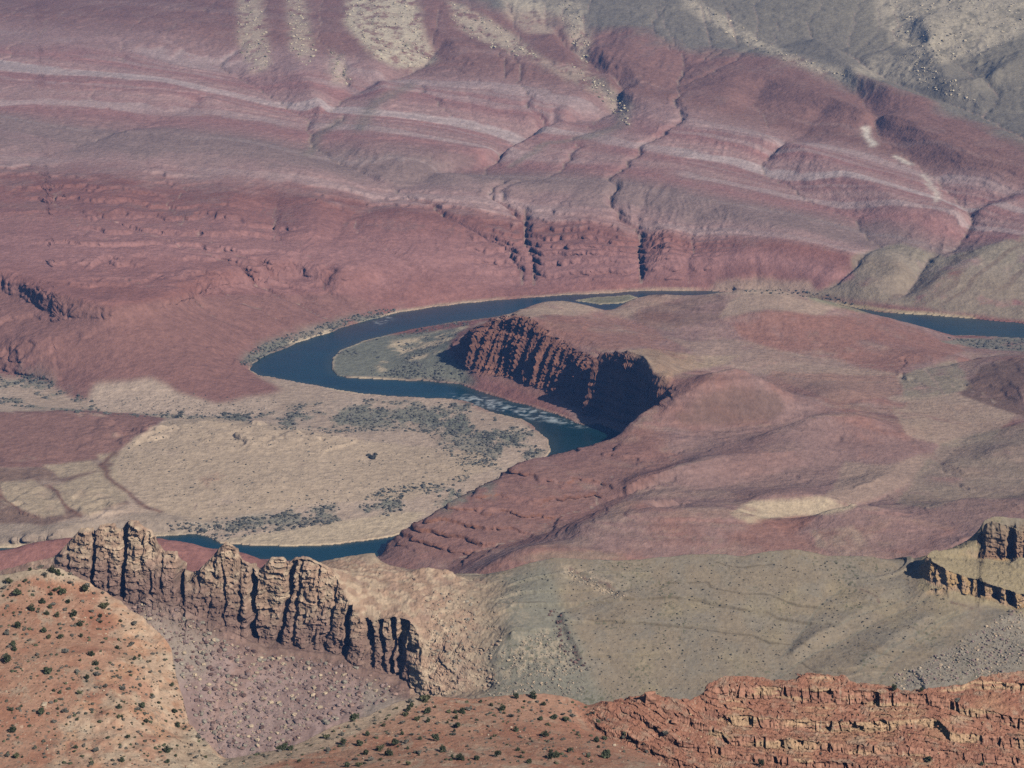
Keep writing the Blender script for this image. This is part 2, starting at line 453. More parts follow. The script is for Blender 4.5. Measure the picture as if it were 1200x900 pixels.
# the river lies level: hold its bed and banks
def river_grid(t, poly):
    P = np.array([pz(u, v, 0)[:2] for u, v in poly]); A = P[:, 0] / P[:, 1]; Lg = np.log(P[:, 1])
    m = np.zeros((t.ny, t.na), bool)
    AA, LL = np.meshgrid(t.A, np.log(t.Y)); c = m
    wob = 0.0011
    AA = AA + wob * fbm2(t.X2 / 35, t.Y2 / 35, 3); LL = LL + wob * fbm2(t.X2 / 35 + 9, t.Y2 / 35, 3)
    for i in range(len(P)):
        x1, y1, x2, y2 = A[i - 1], Lg[i - 1], A[i], Lg[i]
        if y1 == y2: continue
        c = c ^ (((y1 > LL) != (y2 > LL)) & (AA < (x2 - x1) * (LL - y1) / (y2 - y1) + x1))
    return c
RIV = river_grid(T1, RIVER) & ~river_grid(T1, BAR)
wide = blur(RIV.astype(F32), 2) > 0.01
ext_m = wide
ext_v = np.where(RIV, -5.0, 2.0).astype(F32)
H = T1.solve(lines, (ext_m, ext_v))
H = np.where(wide, H, lerp(H, blur(H, 2), 0.7))

# everything on the near side of the water
def near_side():
    lab = np.zeros(T1.X2.shape, bool)
    P = [pz(u, v, 0)[:2] for u, v in [(1500,392),(1200,388),(1060,376),(980,365),(900,350),(800,344),(720,352),(660,355),(540,366),(470,377),(400,396),(350,415),(340,430),(400,450),(540,460),(600,480),(655,512),(668,535),(655,548),(620,565),(585,580),(555,593),(520,609),(490,622),(462,634),(440,645),(300,648),(150,645),(-400,680)]]
    A = np.array([p[0] / p[1] for p in P] + [-.5, .5]); Lg = np.array([math.log(p[1]) for p in P] + [math.log(3000)] * 2)
    AA, LL = np.meshgrid(T1.A, np.log(T1.Y)); c = lab
    for i in range(len(A)):
        if Lg[i - 1] == Lg[i]: continue
        c = c ^ (((Lg[i - 1] > LL) != (Lg[i] > LL)) & (AA < (A[i] - A[i - 1]) * (LL - Lg[i - 1]) / (Lg[i] - Lg[i - 1]) + A[i - 1]))
    return c
def cliffmask():
    T1.survey(H, 0, 0)
    return blur(T1.mask(CLIFF, 4600, 5600, 0, False), 4) > 0.02
def T1_red(H):
    T1.survey(H)
    return np.clip(T1.mask([(420,672),(458,637),(470,615),(520,583),(600,530),(650,525),(700,520),(740,515),(760,540),(720,575),(690,600),(640,622),(580,640),(540,665),(520,680)], 3700, 4600, 6) + T1.mask(CLIFF, 4600, 5600, 3), 0, 1)
CLIFF = [(522,412),(534,398),(547,387),(567,375),(587,368),(613,366),(627,376),(647,391),(667,403),(687,413),(717,410),(733,411),(752,423),(762,436),(776,452),(794,452),(786,474),(762,485),(737,500),(732,512),(718,518),(700,505),(687,495),(660,481),(633,470),(607,454),(585,447),(565,444),(545,428)]

# drainage and spurs of the far slope
dl = []
def D(dz, *pts, w=None):
    dl.append([(lambda q: (q[0], q[1], dz * k))(pz(u, v, zbase(u, v) + dz * k)) for (u, v), k in zip(pts, [0.6] + [1] * (len(pts) - 2) + [0.6])])
D(-34, (630,30),(660,75),(700,95),(727,125),(725,145),(690,160),(635,166),(600,195),(560,212),(500,222),(455,235),(425,255))
D(-30, (240,70),(280,100),(330,130),(365,150),(362,180),(400,202),(450,212))
D(-24, (520,60),(500,85),(470,102),(400,126),(366,150))
D(22, (-40,80),(0,70),(60,50),(130,35),(215,25),(250,0))
D(-16, (0,210),(35,190),(90,172),(140,162),(220,132),(240,118))
D(20, (20,120),(70,90),(190,88),(250,110)); D(16, (120,150),(200,145),(300,165),(380,195))
D(-36, (800,-20),(830,10),(870,45),(920,60),(985,80),(1040,110),(1090,130),(1150,150),(1220,185))
D(-40, (1040,0),(1050,45),(1062,65),(1090,82),(1120,98),(1160,125),(1220,155))
D(34, (960,20),(1000,60),(1050,85),(1095,105))
D(30, (1220,40),(1150,70),(1110,88)); D(34, (1080,0),(1100,45),(1115,80))
D(-30, (985,100),(1010,130),(1022,152),(1030,168),(1060,190),(1085,212),(1105,230),(1125,255),(1140,272),(1120,300))
D(-24, (965,138),(940,170),(905,192),(892,202),(912,222),(960,245),(1005,262),(1010,278),(1035,300))
D(30, (900,75),(960,92),(1060,125),(1140,165),(1220,200))
D(26, (700,45),(730,90),(775,118),(850,140),(930,155),(985,185),(1060,225),(1100,245))
D(22, (520,30),(580,85),(640,140),(665,152)); D(24, (420,20),(450,90),(440,118)); D(20, (330,0),(345,60),(380,120))
D(20, (590,215),(700,205),(790,210),(860,235),(930,262),(990,290))
D(18, (420,160),(480,180),(540,200)); D(24, (680,100),(650,135),(600,160),(520,170),(430,140))
D(-26, (700,10),(690,50),(682,85),(700,92)); D(26, (650,20),(668,60),(676,86)); D(24, (740,20),(735,60),(765,100))
D(-24, (820,65),(800,90),(790,115)); D(20, (860,80),(850,110),(840,130)); D(-20, (895,110),(880,135),(915,150))
D(-22, (748,250),(751,285),(753,318)); D(-20, (325,222),(322,250),(322,285)); D(-20, (425,238),(410,262),(395,285)); D(-20, (815,262),(812,290),(810,312))
D(16, (370,225),(360,270)); D(16, (470,240),(480,285)); D(16, (690,250),(680,300)); D(14, (780,262),(782,305)); D(16,(880,265),(870,310)); D(14,(560,235),(555,290)); D(-14,(620,235),(610,285)); D(14,(270,215),(262,270)); D(-14,(220,200),(190,260)); D(14,(150,195),(100,280))
D(-28, (1200,230),(1160,250),(1130,262)); D(24, (1220,215),(1170,225),(1120,232),(1090,225)); D(26,(1220,262),(1180,265),(1140,290),(1090,330)); D(-20,(1110,285),(1090,310),(1060,350)); D(22,(1040,285),(1060,305),(1010,335))
for v in (-60,): D(0, *[(u, v) for u in range(-150, 1400, 100)])
dl.append([(a * 10500, 10500, 0) for a in np.linspace(-.3, .3, 9)])
def Db(z0, dz, *pts):
    dz = dz * 1.6
    dl.append([(lambda q: (q[0], q[1], dz * k))(pz(u, v, z0 + dz * k)) for (u, v), k in zip(pts, [0.4] + [1] * (len(pts) - 2) + [0.4])])
Db(95, 6, (735,560),(790,548),(850,530),(920,522),(985,508)); Db(92, -4, (780,575),(850,560),(930,548),(1000,540)); Db(95, 4, (770,600),(830,583),(900,574),(960,566)); Db(85, -9, (700,560),(760,548),(800,530),(850,515)); Db(108, 12, (800,476),(830,462),(862,455),(900,462)); Db(100, -10, (795,510),(850,508),(905,500),(940,488)); Db(90, 12, (900,505),(950,492),(1000,490),(1050,500)); Db(70, 9, (960,455),(1000,460),(1030,475)); Db(100, 12, (650,605),(720,590),(780,582),(840,583)); Db(90, -8, (640,592),(720,575),(790,562)); Db(80, 9, (980,575),(1020,560),(1060,535)); Db(118, 8, (820,425),(870,430),(920,442)); Db(108, -8, (800,432),(860,440),(930,455)); Db(96, 9, (740,470),(780,462),(800,450)); Db(92, 8, (1140,520),(1180,512),(1230,515)); Db(90, -8, (1120,590),(1160,570),(1230,555)); Db(100, 9, (1100,640),(1130,625),(1180,618))
zero = [pz(u, v, 0)[:2] + (0,) for u, v in RIVER[:60]]
dl.append(zero); Lq = [(-150,330),(0,322),(100,354),(175,352),(250,320),(350,308),(450,325),(520,340)]
dl.append([pz(u, v, zbase(u, v))[:2] + (0,) for u, v in Lq])
dl.append([(a * 5000, 5000, 0) for a in np.linspace(-.3, -0.02, 5)]); dl.append([(a * 3700, 3700, 0) for a in np.linspace(-.3, .3, 9)])
DZ = T1.solve(dl)
far_w = sstep(5750, 6500, T1.Y2 + 500 * sstep(-0.12, -0.2, T1.A[None, :]))
farness = far_w
H = H + lerp(blur(DZ, 1) * 1.5, 0.8 * blur(blur(DZ, 2), 2), far_w) * np.where(RIV | wide, 0, 1)

# running water: drain the country cell by cell and let every stream cut down
import heapq
def erode(t, H0, fixed, x0, x1, y0, y1, step, passes, K, rough):
    nx = int((x1 - x0) / step) + 1; ny = int((y1 - y0) / step) + 1
    gx = x0 + step * np.arange(nx); gy = y0 + step * np.arange(ny); GX, GY = np.meshgrid(gx, gy)
    ca, cy = t.cell(GX, GY)
    ca = np.clip(ca, 0, t.na - 1.001); cy = np.clip(cy, 0, t.ny - 1.001)
    i = cy.astype(int); j = ca.astype(int); fi = cy - i; fj = ca - j
    bil = lambda F: (F[i, j] * (1 - fi) * (1 - fj) + F[i + 1, j] * fi * (1 - fj) + F[i, j + 1] * (1 - fi) * fj + F[i + 1, j + 1] * fi * fj)
    Z0 = bil(H0.astype(np.float64)); fx = bil(fixed.astype(np.float64)) > 0.3
    fx[0] = fx[-1] = True; fx[:, 0] = fx[:, -1] = True
    soft = 0.7 + 0.5 * fbm2(GX / 500, GY / 500, 3)
    Z = Z0 + rough * fbm2(GX / 45, GY / 45, 4, 0.6) * ~fx
    n = nx * ny; off = [-nx - 1, -nx, -nx + 1, -1, 1, nx - 1, nx, nx + 1]
    for p in range(passes):
        zl = Z.ravel().tolist(); done = fx.ravel().tolist(); src = np.flatnonzero(fx.ravel())
        heap_ = [(zl[q], q) for q in src.tolist()]; heapq.heapify(heap_)
        rec = list(range(n)); order = []
        push, pop = heapq.heappush, heapq.heappop
        while heap_:
            zq, q = pop(heap_); order.append(q)
            for o in off:
                r = q + o
                if 0 <= r < n and not done[r]:
                    done[r] = True; rec[r] = q
                    zr = zl[r]
                    if zr < zq: zr = zl[r] = zq + 1e-3
                    push(heap_, (zr, r))
        # steepest neighbour instead of first finder
        Zf = np.array(zl).reshape(ny, nx); best = np.zeros((ny, nx)); R_ = np.array(rec).reshape(ny, nx); idx = np.arange(n).reshape(ny, nx)
        for dy in (-1, 0, 1):
            for dx in (-1, 0, 1):
                if dy or dx:
                    sh = np.full((ny, nx), 1e9); a_ = slice(max(0, -dy), ny - max(0, dy)); b_ = slice(max(0, -dx), nx - max(0, dx)); c_ = slice(max(0, dy), ny + min(0, dy)); d_ = slice(max(0, dx), nx + min(0, dx))
                    sh[a_, b_] = Zf[c_, d_]; g = (Zf - sh) / math.hypot(dy, dx); up = (g > best) & ~fx
                    best = np.where(up, g, best); R_ = np.where(up, idx + dy * nx + dx, R_)
        rec = R_.ravel().tolist()
        order = np.argsort(Zf.ravel(), kind='stable')
        A = [1.0] * n
        for q in order[::-1].tolist(): 
            r = rec[q]
            if r != q: A[r] += A[q]
        fac = (K * np.sqrt(np.array(A)) * soft.ravel()).tolist()
        for q in order.tolist():
            r = rec[q]
            if r != q:
                f = fac[q]; zr = zl[r]
                if zl[q] > zr: zl[q] = (zl[q] + f * zr) / (1 + f)
        Zn = np.array(zl).reshape(ny, nx)
        lap = np.zeros_like(Zn); lap[1:-1, 1:-1] = Zn[:-2, 1:-1] + Zn[2:, 1:-1] + Zn[1:-1, :-2] + Zn[1:-1, 2:] - 4 * Zn[1:-1, 1:-1]
        Z = np.where(fx, Z, Zn + 0.10 * lap)
    E = np.where(fx, 0, Z - Z0)
    # back to the fan of columns
    qx = (t.X2 - x0) / step; qy = (t.Y2 - y0) / step
    ok = (qx > 0) & (qx < nx - 1.01) & (qy > 0) & (qy < ny - 1.01)
    qx = np.clip(qx, 0, nx - 1.01); qy = np.clip(qy, 0, ny - 1.01); i = qy.astype(int); j = qx.astype(int); fi = qy - i; fj = qx - j
    out = E[i, j] * (1 - fi) * (1 - fj) + E[i + 1, j] * fi * (1 - fj) + E[i, j + 1] * (1 - fi) * fj + E[i + 1, j + 1] * fi * fj
    Al = np.log(np.array(A)).reshape(ny, nx); al = Al[i, j] * (1 - fi) * (1 - fj) + Al[i + 1, j] * fi * (1 - fj) + Al[i, j + 1] * (1 - fi) * fj + Al[i + 1, j + 1] * fi * fj
    return np.where(ok, out, 0).astype(F32), np.where(ok, al, 0).astype(F32)
bw = near_side() * sstep(0.030, 0.055, T1.A[None, :] + 0.00006 * (4700 - T1.Y2)) * sstep(3640, 3760, T1.Y2) * sstep(5150, 4950, T1.Y2) * (1 - blur(cliffmask().astype(F32), 12))
H = H + 0.5 * blur(bw.astype(F32), 6) * (H - blur(blur(H, 40), 40))
keepflat = wide | (H < 16) | (cliffmask() > 0.5)
ER, FLOW = erode(T1, H, keepflat, -2700, 2700, 3500, 10400, 11.0, 6, 0.022, 3.0)
ER = np.clip(ER, -60, 60)
HB = H
H = H + ER * sstep(12, 40, H)

# erosion: rills that run down slope, wobble and small relief
X, Y = T1.X2, T1.Y2
slope = np.hypot(np.gradient(H, axis=0) / (Y * T1.dl), np.gradient(H, axis=1) / (Y * T1.da))
away = blur(1 - blur(RIV.astype(F32), 3), 2)
wx = 60 * fbm2(X / 260, Y / 260, 3); wy = 60 * fbm2(X / 260 + 40, Y / 260, 3)
rill = ridged2((X + wx + 0.25 * Y) / 95, (Y + wy) / 330, 3)
rill2 = ridged2((X + wx - 0.2 * Y) / 34, (Y + wy) / 190, 2)
k_sl = sstep(0.06, 0.3, slope); NS0 = near_side().astype(F32)
lowland = sstep(40, 90, H)
relief = 4.0 * fbm2((X + wx) / 230, (Y + wy) / 230, 4) * lerp(0.12, 1, lowland)
rill_amp = lerp(1.6, 2.4, farness) * k_sl
H = H + away * (relief * lerp(0.55, 1.3, farness) + rill_amp * rill + NS0 * 1.0 * lowland * ridged2((X + wx) / 70, (Y + wy) / 110, 3) + (0.7 + 2.2 * farness * sstep(-0.1, 0.4, fbm2(X / 420 + 2, Y / 420, 2) + 0.1)) * k_sl * rill2 + 0.7 * fbm2(X / 18, Y / 18, 3) + (1 - lowland) * (1.5 * fbm2(X / 90, Y / 90, 3) - 0.5 * fbm2(X / 18, Y / 18, 3)))
H = np.where(RIV, -5.0, np.maximum(H, 1.0))
# hard beds stand out as small steps
sl = []
def Sx(val, *pts): sl.append([pz(u, v, zbase(u, v))[:2] + (val,) for u, v in pts])
Sx(0, *[(u, 0) for u in ()] or [(450,362),(600,346),(750,336),(900,332),(1050,360),(1300,380)])
Sx(0, (-150,420),(0,420),(150,400),(300,380),(400,370))
Sx(5, (-150,120),(0,150),(100,172),(200,190),(360,200),(480,212),(560,222),(660,230),(760,248),(850,262),(1000,292),(1300,345))
Sx(8, (-150,105),(0,125),(190,121),(230,124),(400,143),(450,155),(560,173),(650,188),(720,196),(800,205),(880,218),(1000,236),(1090,248),(1200,280),(1350,310))
Sx(10, (-150,60),(70,86),(187,93),(300,110),(425,132),(500,143),(555,150),(635,160),(690,163),(740,175),(800,184),(885,188),(930,200),(1000,212),(1060,222),(1200,250),(1350,280))
Sx(13, (-150,40),(35,57),(90,54),(215,72),(330,80),(483,93),(540,105),(640,118),(680,128),(760,140),(900,165),(1000,180),(1200,225),(1350,255))
Sx(18, (-150,-110),(0,-80),(400,-30),(560,0),(700,28),(800,53),(880,62),(935,76),(985,95),(1060,112),(1130,137),(1200,172),(1350,215))
Sx(25, (-150,-170),(600,-90),(1000,-20),(1200,40),(1350,80))
SB = T1.solve(sl)
NS = near_side()
SBn = SB + (H - HB) * 0.034 + 0.25 * fbm2(X / 220, Y / 220, 4) + 0.16 * fbm2(X / 36, Y / 36, 3)
q = SBn * 2.2; q = q - np.floor(q)
bedp = sstep(-0.25, 0.3, fbm2(X / 260 + 8, Y / 260, 3))
H = H + away * (1 - NS) * (H > 25) * (sstep(0.3, 0.5, q) - q) * lerp(4.0, 13.0, sstep(5.5, 3.0, SB)) * bedp * (1 - 0.85 * sstep(0.135, 0.165, T1.A[None, :]) * (SB < 5))
hb = (H + 0.06 * X + 6 * fbm2(X / 140, Y / 140, 3) + 3.5 * fbm2(X / 26, Y / 26, 3)); q = hb / 11.0; q = q - np.floor(q)
redr = T1_red(H)
H = H + away * NS * sstep(20, 45, H) * (sstep(0.35, 0.52, q) - q) * lerp(2.8, 8.5, redr) * lerp(sstep(-0.2, 0.4, fbm2(X / 170, Y / 170, 3)), 1, redr * 0.7)
H = np.where(RIV, -5.0, np.maximum(H, 1.0))
T1.survey(H)
Mk = T1.mask

x, y, z = T1.rows(H, 1250)
n = normals(x, y, z)
G = T1.get
steep = np.where(G(redr) > 0.3, sstep(0.86, 0.68, n[..., 2]), sstep(0.72, 0.5, n[..., 2]))
# cliffs: joints and ledges pushed into the rock face
hn = n[..., :2] / np.maximum(np.linalg.norm(n[..., :2], axis=-1, keepdims=True), 1e-3)
joint = 1 - 2 * np.abs(noise3(x / 26, y / 26, z / 190)); joint2 = 1 - 2 * np.abs(noise3(x / 10 + 5, y / 10, z / 60))
ledge = noise3(x / 150, y / 150, z / 9)
cz_ = G(blur(Mk(CLIFF, 4600, 5600, 0, False), 1))
along = x * 0.57 - y * 0.82
ph = along / 29 + 0.8 * noise3(along / 45, along * 0 + 3.5, z / 150); ph2 = along / 10 + 0.7 * noise3(along / 22, along * 0 + 8.5, z / 60)
amp = 0.8 + 0.5 * noise3(np.floor(ph) * 0.73, along * 0, z / 90)
saw = (23 * amp * (1 - (ph - np.floor(ph))) + 5.0 * (1 - (ph2 - np.floor(ph2))) - 10) * np.where(x / y > 0.0385, 0.25, 1.0)
cdisp = cz_ * steep * (saw + 3.6 * noise3(x / 90, y / 90, z / 7) + 1.3 * bricks(along / 9, z / 9) + 1.2 * fbm3(x / 9, y / 9, z / 9))
disp = cdisp + (1 - cz_) * steep * sstep(4.5, 2.5, G(SB) + 9 * (z > 260)) * (1 - G(blur(NS.astype(F32), 2)) * (1 - G(redr))) * (6.0 * joint + 2.5 * joint2 + 2.8 * ledge + 1.5 * fbm3(x / 12, y / 12, z / 6))
disp = disp * sstep(2, 14, z)
xd = x + hn[..., 0] * disp; yd = y + hn[..., 1] * disp
zd = z.copy()

H1 = H
# ---- colours
c_red = alb(152,106,108,6500); c_red2 = alb(138,92,94,6500); c_pink = alb(160,122,121,6500); c_mauve = alb(138,111,112,7000); c_white = alb(186,163,160,7200)
c_up = alb(134,98,101,7800); c_olive = alb(120,109,109,8500); c_oliv2 = alb(136,122,114,8500); c_talus = alb(186,162,144,8500)
s = G(SB) + (zd - G(HB)) * 0.045 + 0.30 * fbm2(xd / 300, yd / 120, 3)
nz = fbm2(xd / 70, yd / 70, 4, 0.6); nz2 = fbm2(xd / 14, yd / 14, 2)
streak = noise2(s * 3.1, xd / 900 + 3.0); streak2 = noise2(s * 9.0 + 40, xd / 500)
stops = [(-5, c_red2), (0, c_red2), (1.6, c_red), (3.4, c_red2), (4.6, c_pink), (5.3, c_mauve), (6.3, c_mauve), (7.4, c_red), (8.6, c_pink), (9.2, c_red), (10.6, c_pink), (11.5, c_red), (13.2, c_pink), (14.2, c_up), (16.5, c_up), (17.6, c_up), (18.4, c_olive), (25, c_oliv2), (40, c_oliv2)]
sw = s + 0.35 * nz
col = np.stack([np.interp(sw, [p[0] for p in stops], [p[1][i] for p in stops]) for i in range(3)], -1).astype(F32)
gap = sstep(-0.45, 0.15, fbm2(xd / 380 + 7, yd / 380, 3))
for ctr, w, st in ((10.0, 0.32, 0.95), (8.0, 0.2, 0.6), (13.0, 0.3, 0.5), (9.2, 0.12, 0.35), (11.9, 0.18, 0.45), (12.5, 0.1, 0.35), (15.2, 0.15, 0.15), (6.2, 0.1, 0.2), (4.4, 0.25, 0.3)):
    m = sstep(1.25, 0.6, np.abs(s - ctr + 0.1 * streak) / w) * st * 0.6 * (gap if ctr != 10.0 else lerp(gap, 1, 0.55))
    col = mixc(col, c_white, m)
col = col * (1 + 0.10 * streak[..., None] * (s < 18)[..., None] + 0.06 * streak2[..., None] + 0.09 * nz[..., None])
# grey desert soil lies on gentle ground high on the slope
gentle = sstep(0.955, 0.985, n[..., 2])
col = mixc(col, c_mauve, gentle * 0.3 * sstep(1, 3, s) * (s < 18) * sstep(-0.2, 0.4, nz))

c_tan = alb(184,151,137,5000); c_tan2 = alb(170,138,125,5000); c_sand = alb(196,164,140,5200); c_scrub = alb(118,116,110,5000); c_dred = alb(136,90,92,5000); c_bmauve = alb(148,111,110,4600)
c_bred = alb(148,100,96,4600); c_btan = alb(170,138,124,4800); c_yel = alb(178,148,120,5000); c_cliff = alb(130,86,82,5000); c_dark = alb(112,86,86,4800); c_oliveb = alb(143,125,113,5200)
notfar = 1 - G(far_w)
near = (yd < 5050) | ((np.abs(xd / yd) < 0.3) & (G(T1.V) > 338) & (yd < 5900) & (G(T1.U) > 380))
def M(poly, y0=0, y1=1e9, soft=2, rough=True): return G(Mk(poly, y0, y1, soft, rough))
def K(pts, w, y0=0, y1=1e9): return G(T1.stroke(pts, w, y0, y1))
c_dred = alb(140,98,98,5000)
var = 0.5 + 0.5 * fbm2(xd / 120 + 3, yd / 120, 4, 0.6)
# red fans at left
fan = M([(-300,300),(0,330),(130,360),(200,350),(300,345),(400,345),(450,360),(300,420),(330,458),(240,480),(100,470),(60,455),(-300,440)], 4700, 6100, 1)
col = mixc(col, c_dred * 1.02, fan * 0.75)
# bench east of the river
nsm = G(blur(NS.astype(F32), 1))
bench = nsm * M([(525,412),(545,388),(570,374),(612,366),(660,345),(700,352),(760,338),(900,332),(960,344),(1040,368),(1120,395),(1500,400),(1500,760),(300,800),(300,690),(405,674),(436,652),(456,610),(510,575),(590,520),(645,515),(690,510),(680,500),(660,480),(600,452),(540,430)], 3400, 5800, 2)
bcol = c_bmauve[None, None] * np.ones(col.shape, F32)
bcol = mixc(bcol, c_bred, sstep(0.35, 0.75, var) * 0.8)
bs = (zd + 0.06 * xd + 3 * fbm2(xd / 120, yd / 120, 2))
bcol = bcol * (1 + 0.15 * noise2(bs / 6, xd / 700)[..., None] + 0.11 * noise2(bs / 2.6, xd / 400)[..., None])
bcol = mixc(bcol, c_btan, gentle * sstep(0.3, 0.7, fbm2(xd / 90, yd / 60 + 9, 4) * 0.5 + 0.5) * 0.35)
col = mixc(col, bcol, bench)
for P, c, a in (
    ([(575,375),(610,362),(640,350),(665,347),(690,353),(708,366),(690,370),(650,368),(610,374)], c_btan, .75),
    ([(712,366),(725,354),(745,344),(800,345),(790,352),(750,362),(735,372)], c_btan, .5),
    ([(735,372),(770,358),(800,350),(845,345),(850,372),(800,382),(760,386)], c_dark, .5),
    ([(620,376),(700,366),(760,384),(790,400),(720,410),(680,405),(640,386)], c_bred, .6),
    ([(842,372),(855,352),(880,338),(910,337),(950,346),(985,358),(965,370),(900,362)], c_btan, .7),
    ([(850,372),(900,363),(965,370),(1040,372),(1130,410),(1100,420),(1050,432),(1000,425),(930,412),(870,396)], c_bred, .8),
    ([(715,414),(760,408),(830,418),(870,415),(850,425),(790,440),(775,450),(760,430)], c_yel, .42),
    ([(790,400),(860,398),(1000,428),(1060,440),(1050,465),(980,470),(900,440),(820,420)], c_tan2, .45),
    ([(900,435),(1000,440),(1050,440),(1060,460),(1030,470),(980,475),(900,450)], c_bred, .5),
    ([(790,485),(820,466),(860,452),(910,460),(920,478),(905,492),(870,499),(800,498)], c_dark, .6),
    ([(780,520),(830,500),(900,500),(960,488),(1060,515),(1125,520),(1090,545),(1030,585),(900,592),(840,570)], c_bmauve * .95, .7),
    ([(990,540),(1040,545),(1085,530),(1100,540),(1060,570),(1010,590),(960,590),(980,565)], c_btan, .55),
    ([(1055,440),(1120,420),(1140,455),(1100,465),(1060,470)], c_oliveb, .8),
    ([(1040,466),(1120,460),(1190,485),(1160,515),(1120,525),(1060,510)], c_btan, .7),
    ([(1125,462),(1150,428),(1200,418),(1400,410),(1400,495),(1200,490)], c_dark, .8),
    ([(1100,520),(1200,495),(1400,500),(1400,600),(1120,600),(1050,590)], c_oliveb * .93, .5),
    ([(855,600),(880,588),(960,582),(1005,592),(990,604),(930,606),(880,614)], c_sand * .95, .85),
    ([(880,610),(930,604),(975,606),(960,618),(920,622)], c_bred, .8),
    ([(930,628),(960,605),(1000,597),(1050,604),(1020,616),(970,622)], c_bmauve, .8),
    ([(950,622),(1000,616),(1020,640),(990,650),(955,640)], c_btan, .7),
    ([(1050,610),(1100,618),(1140,640),(1140,680),(1000,670),(1010,640)], c_bmauve, .8),
    ([(1060,605),(1130,584),(1220,585),(1220,625),(1130,622)], c_bmauve * .85, .8),
    ([(400,690),(456,615),(510,575),(590,520),(690,515),(770,525),(790,545),(740,580),(700,605),(640,632),(580,645),(540,670),(530,690)], c_dred, .85),
    ([(535,690),(580,660),(620,646),(700,645),(760,656),(760,700),(535,700)], c_bred * 1.08, .6),
    ([(600,655),(640,646),(700,645),(740,655),(650,662)], c_oliveb, .5),
    ([(1000,300),(1055,285),(1110,302),(1200,275),(1400,270),(1400,385),(1200,376),(1110,366),(1000,352),(945,345),(1000,325)], c_oliveb * 1.05, .8),
    ([(830,345),(840,328),(900,326),(950,330),(960,345)], c_tan2, .7),
    ([(1100,400),(1150,394),(1400,400),(1400,418),(1200,412),(1140,408)], c_scrub * 1.1, .7),
):
    col = mixc(col, c, M(P, 3400, 7600, 1) * a * sstep(-0.75, -0.1, nz))
# ribbed bands on the tan slope at right
rib = M([(1010,300),(1055,285),(1110,302),(1200,275),(1400,270),(1400,372),(1110,362),(1000,350),(945,343)], 5800, 7600, 3)
col = mixc(col, c_dark, rib * sstep(0.2, 0.7, noise2((xd - yd * 0.9) / 26 + fbm2(xd / 90, yd / 90, 2), (xd + yd) / 300)) * 0.45)
# delta
delta = M([(-300,440),(20,442),(60,452),(88,468),(105,470),(112,450),(180,446),(215,462),(250,474),(330,458),(300,440),(350,448),(440,463),(530,468),(580,485),(612,492),(642,515),(647,530),(640,560),(560,602),(462,632),(350,642),(260,640),(180,632),(-300,660)], 3850, 5300, 3) * (1 - nsm)
dcol = c_tan[None, None] * np.ones(col.shape, F32)
dcol = mixc(dcol, c_tan2, sstep(0.3, 0.8, var) * 0.7)
col = mixc(col, dcol, delta)
scr = sstep(-0.12, 0.25, fbm2(xd / 60, yd / 110, 5, 0.65))
col = mixc(col, c_tan2 * 0.86, delta * sstep(0.1, 0.5, fbm2(xd / 25 + 4, yd / 50, 4, 0.65)) * 0.45)
scrub_zones = [([(260,487),(330,478),(420,470),(560,474),(640,520),(640,535),(600,540),(560,510),(470,500),(380,505),(300,498)], .8),
               ([(560,478),(615,492),(645,528),(610,530),(580,550),(560,570),(520,520),(500,490)], .6),
               ([(260,610),(330,600),(450,575),(560,560),(590,575),(520,600),(440,605),(330,618),(240,622)], .8),
               ([(0,432),(50,440),(85,460),(130,478),(200,482),(300,486),(300,494),(180,488),(90,482),(40,478),(0,470)], .7),
               ([(190,612),(260,608),(330,625),(260,636),(200,626)], .4)]
for P, a in scrub_zones:
    col = mixc(col, c_scrub, M(P, 3850, 5400, 6) * a * scr)
for P, c, a in (
    ([(-300,478),(0,483),(100,480),(150,484),(195,490),(165,510),(140,528),(110,540),(60,548),(-300,552)], c_dred * .98, .95),
    ([(135,560),(130,540),(160,512),(195,494),(240,488),(310,495),(420,515),(560,530),(590,545),(480,585),(380,590),(300,600),(240,612),(180,600)], alb(181,149,130,4600), .8),
    ([(-300,552),(60,548),(120,536),(140,530),(130,560),(150,590),(60,615),(-300,610)], alb(128,98,94,4500), .95),
    ([(0,566),(40,562),(75,585),(78,602),(50,606),(5,590)], alb(178,148,128,4500), .9), ([(62,570),(105,556),(135,545),(150,585),(105,604),(75,590)], alb(178,148,128,4500), .9), ([(50,545),(110,540),(120,550),(70,560)], alb(178,148,128,4500), .8),
    ([(115,534),(135,530),(140,542),(118,542)], alb(178,148,128,4500), .8),
    ([(-300,606),(60,615),(170,600),(220,606),(200,640),(-300,660)], alb(150,126,116,4400), .7),
    
    ([(260,632),(330,622),(470,600),(500,600),(470,622),(400,636),(300,640)], c_sand * .97, .75),
):
    col = mixc(col, c, M(P, 3850, 5400, 1) * a * sstep(-0.9, -0.2, nz))
for pts, w in (([(135,530),(120,545),(130,562),(150,578),(165,592),(185,600)], 4), ([(60,570),(75,590),(95,605)], 2.5), ([(0,580),(25,600),(45,606)], 2.5)):
    col = mixc(col, alb(122,86,84,4500), K(pts, w, 3850, 5400) * 0.85)
col = mixc(col, alb(150,105,96,4500), M([(235,560),(270,548),(270,562),(245,572)], 4000, 5000, 2) * 0.5 * sstep(0, .3, nz))
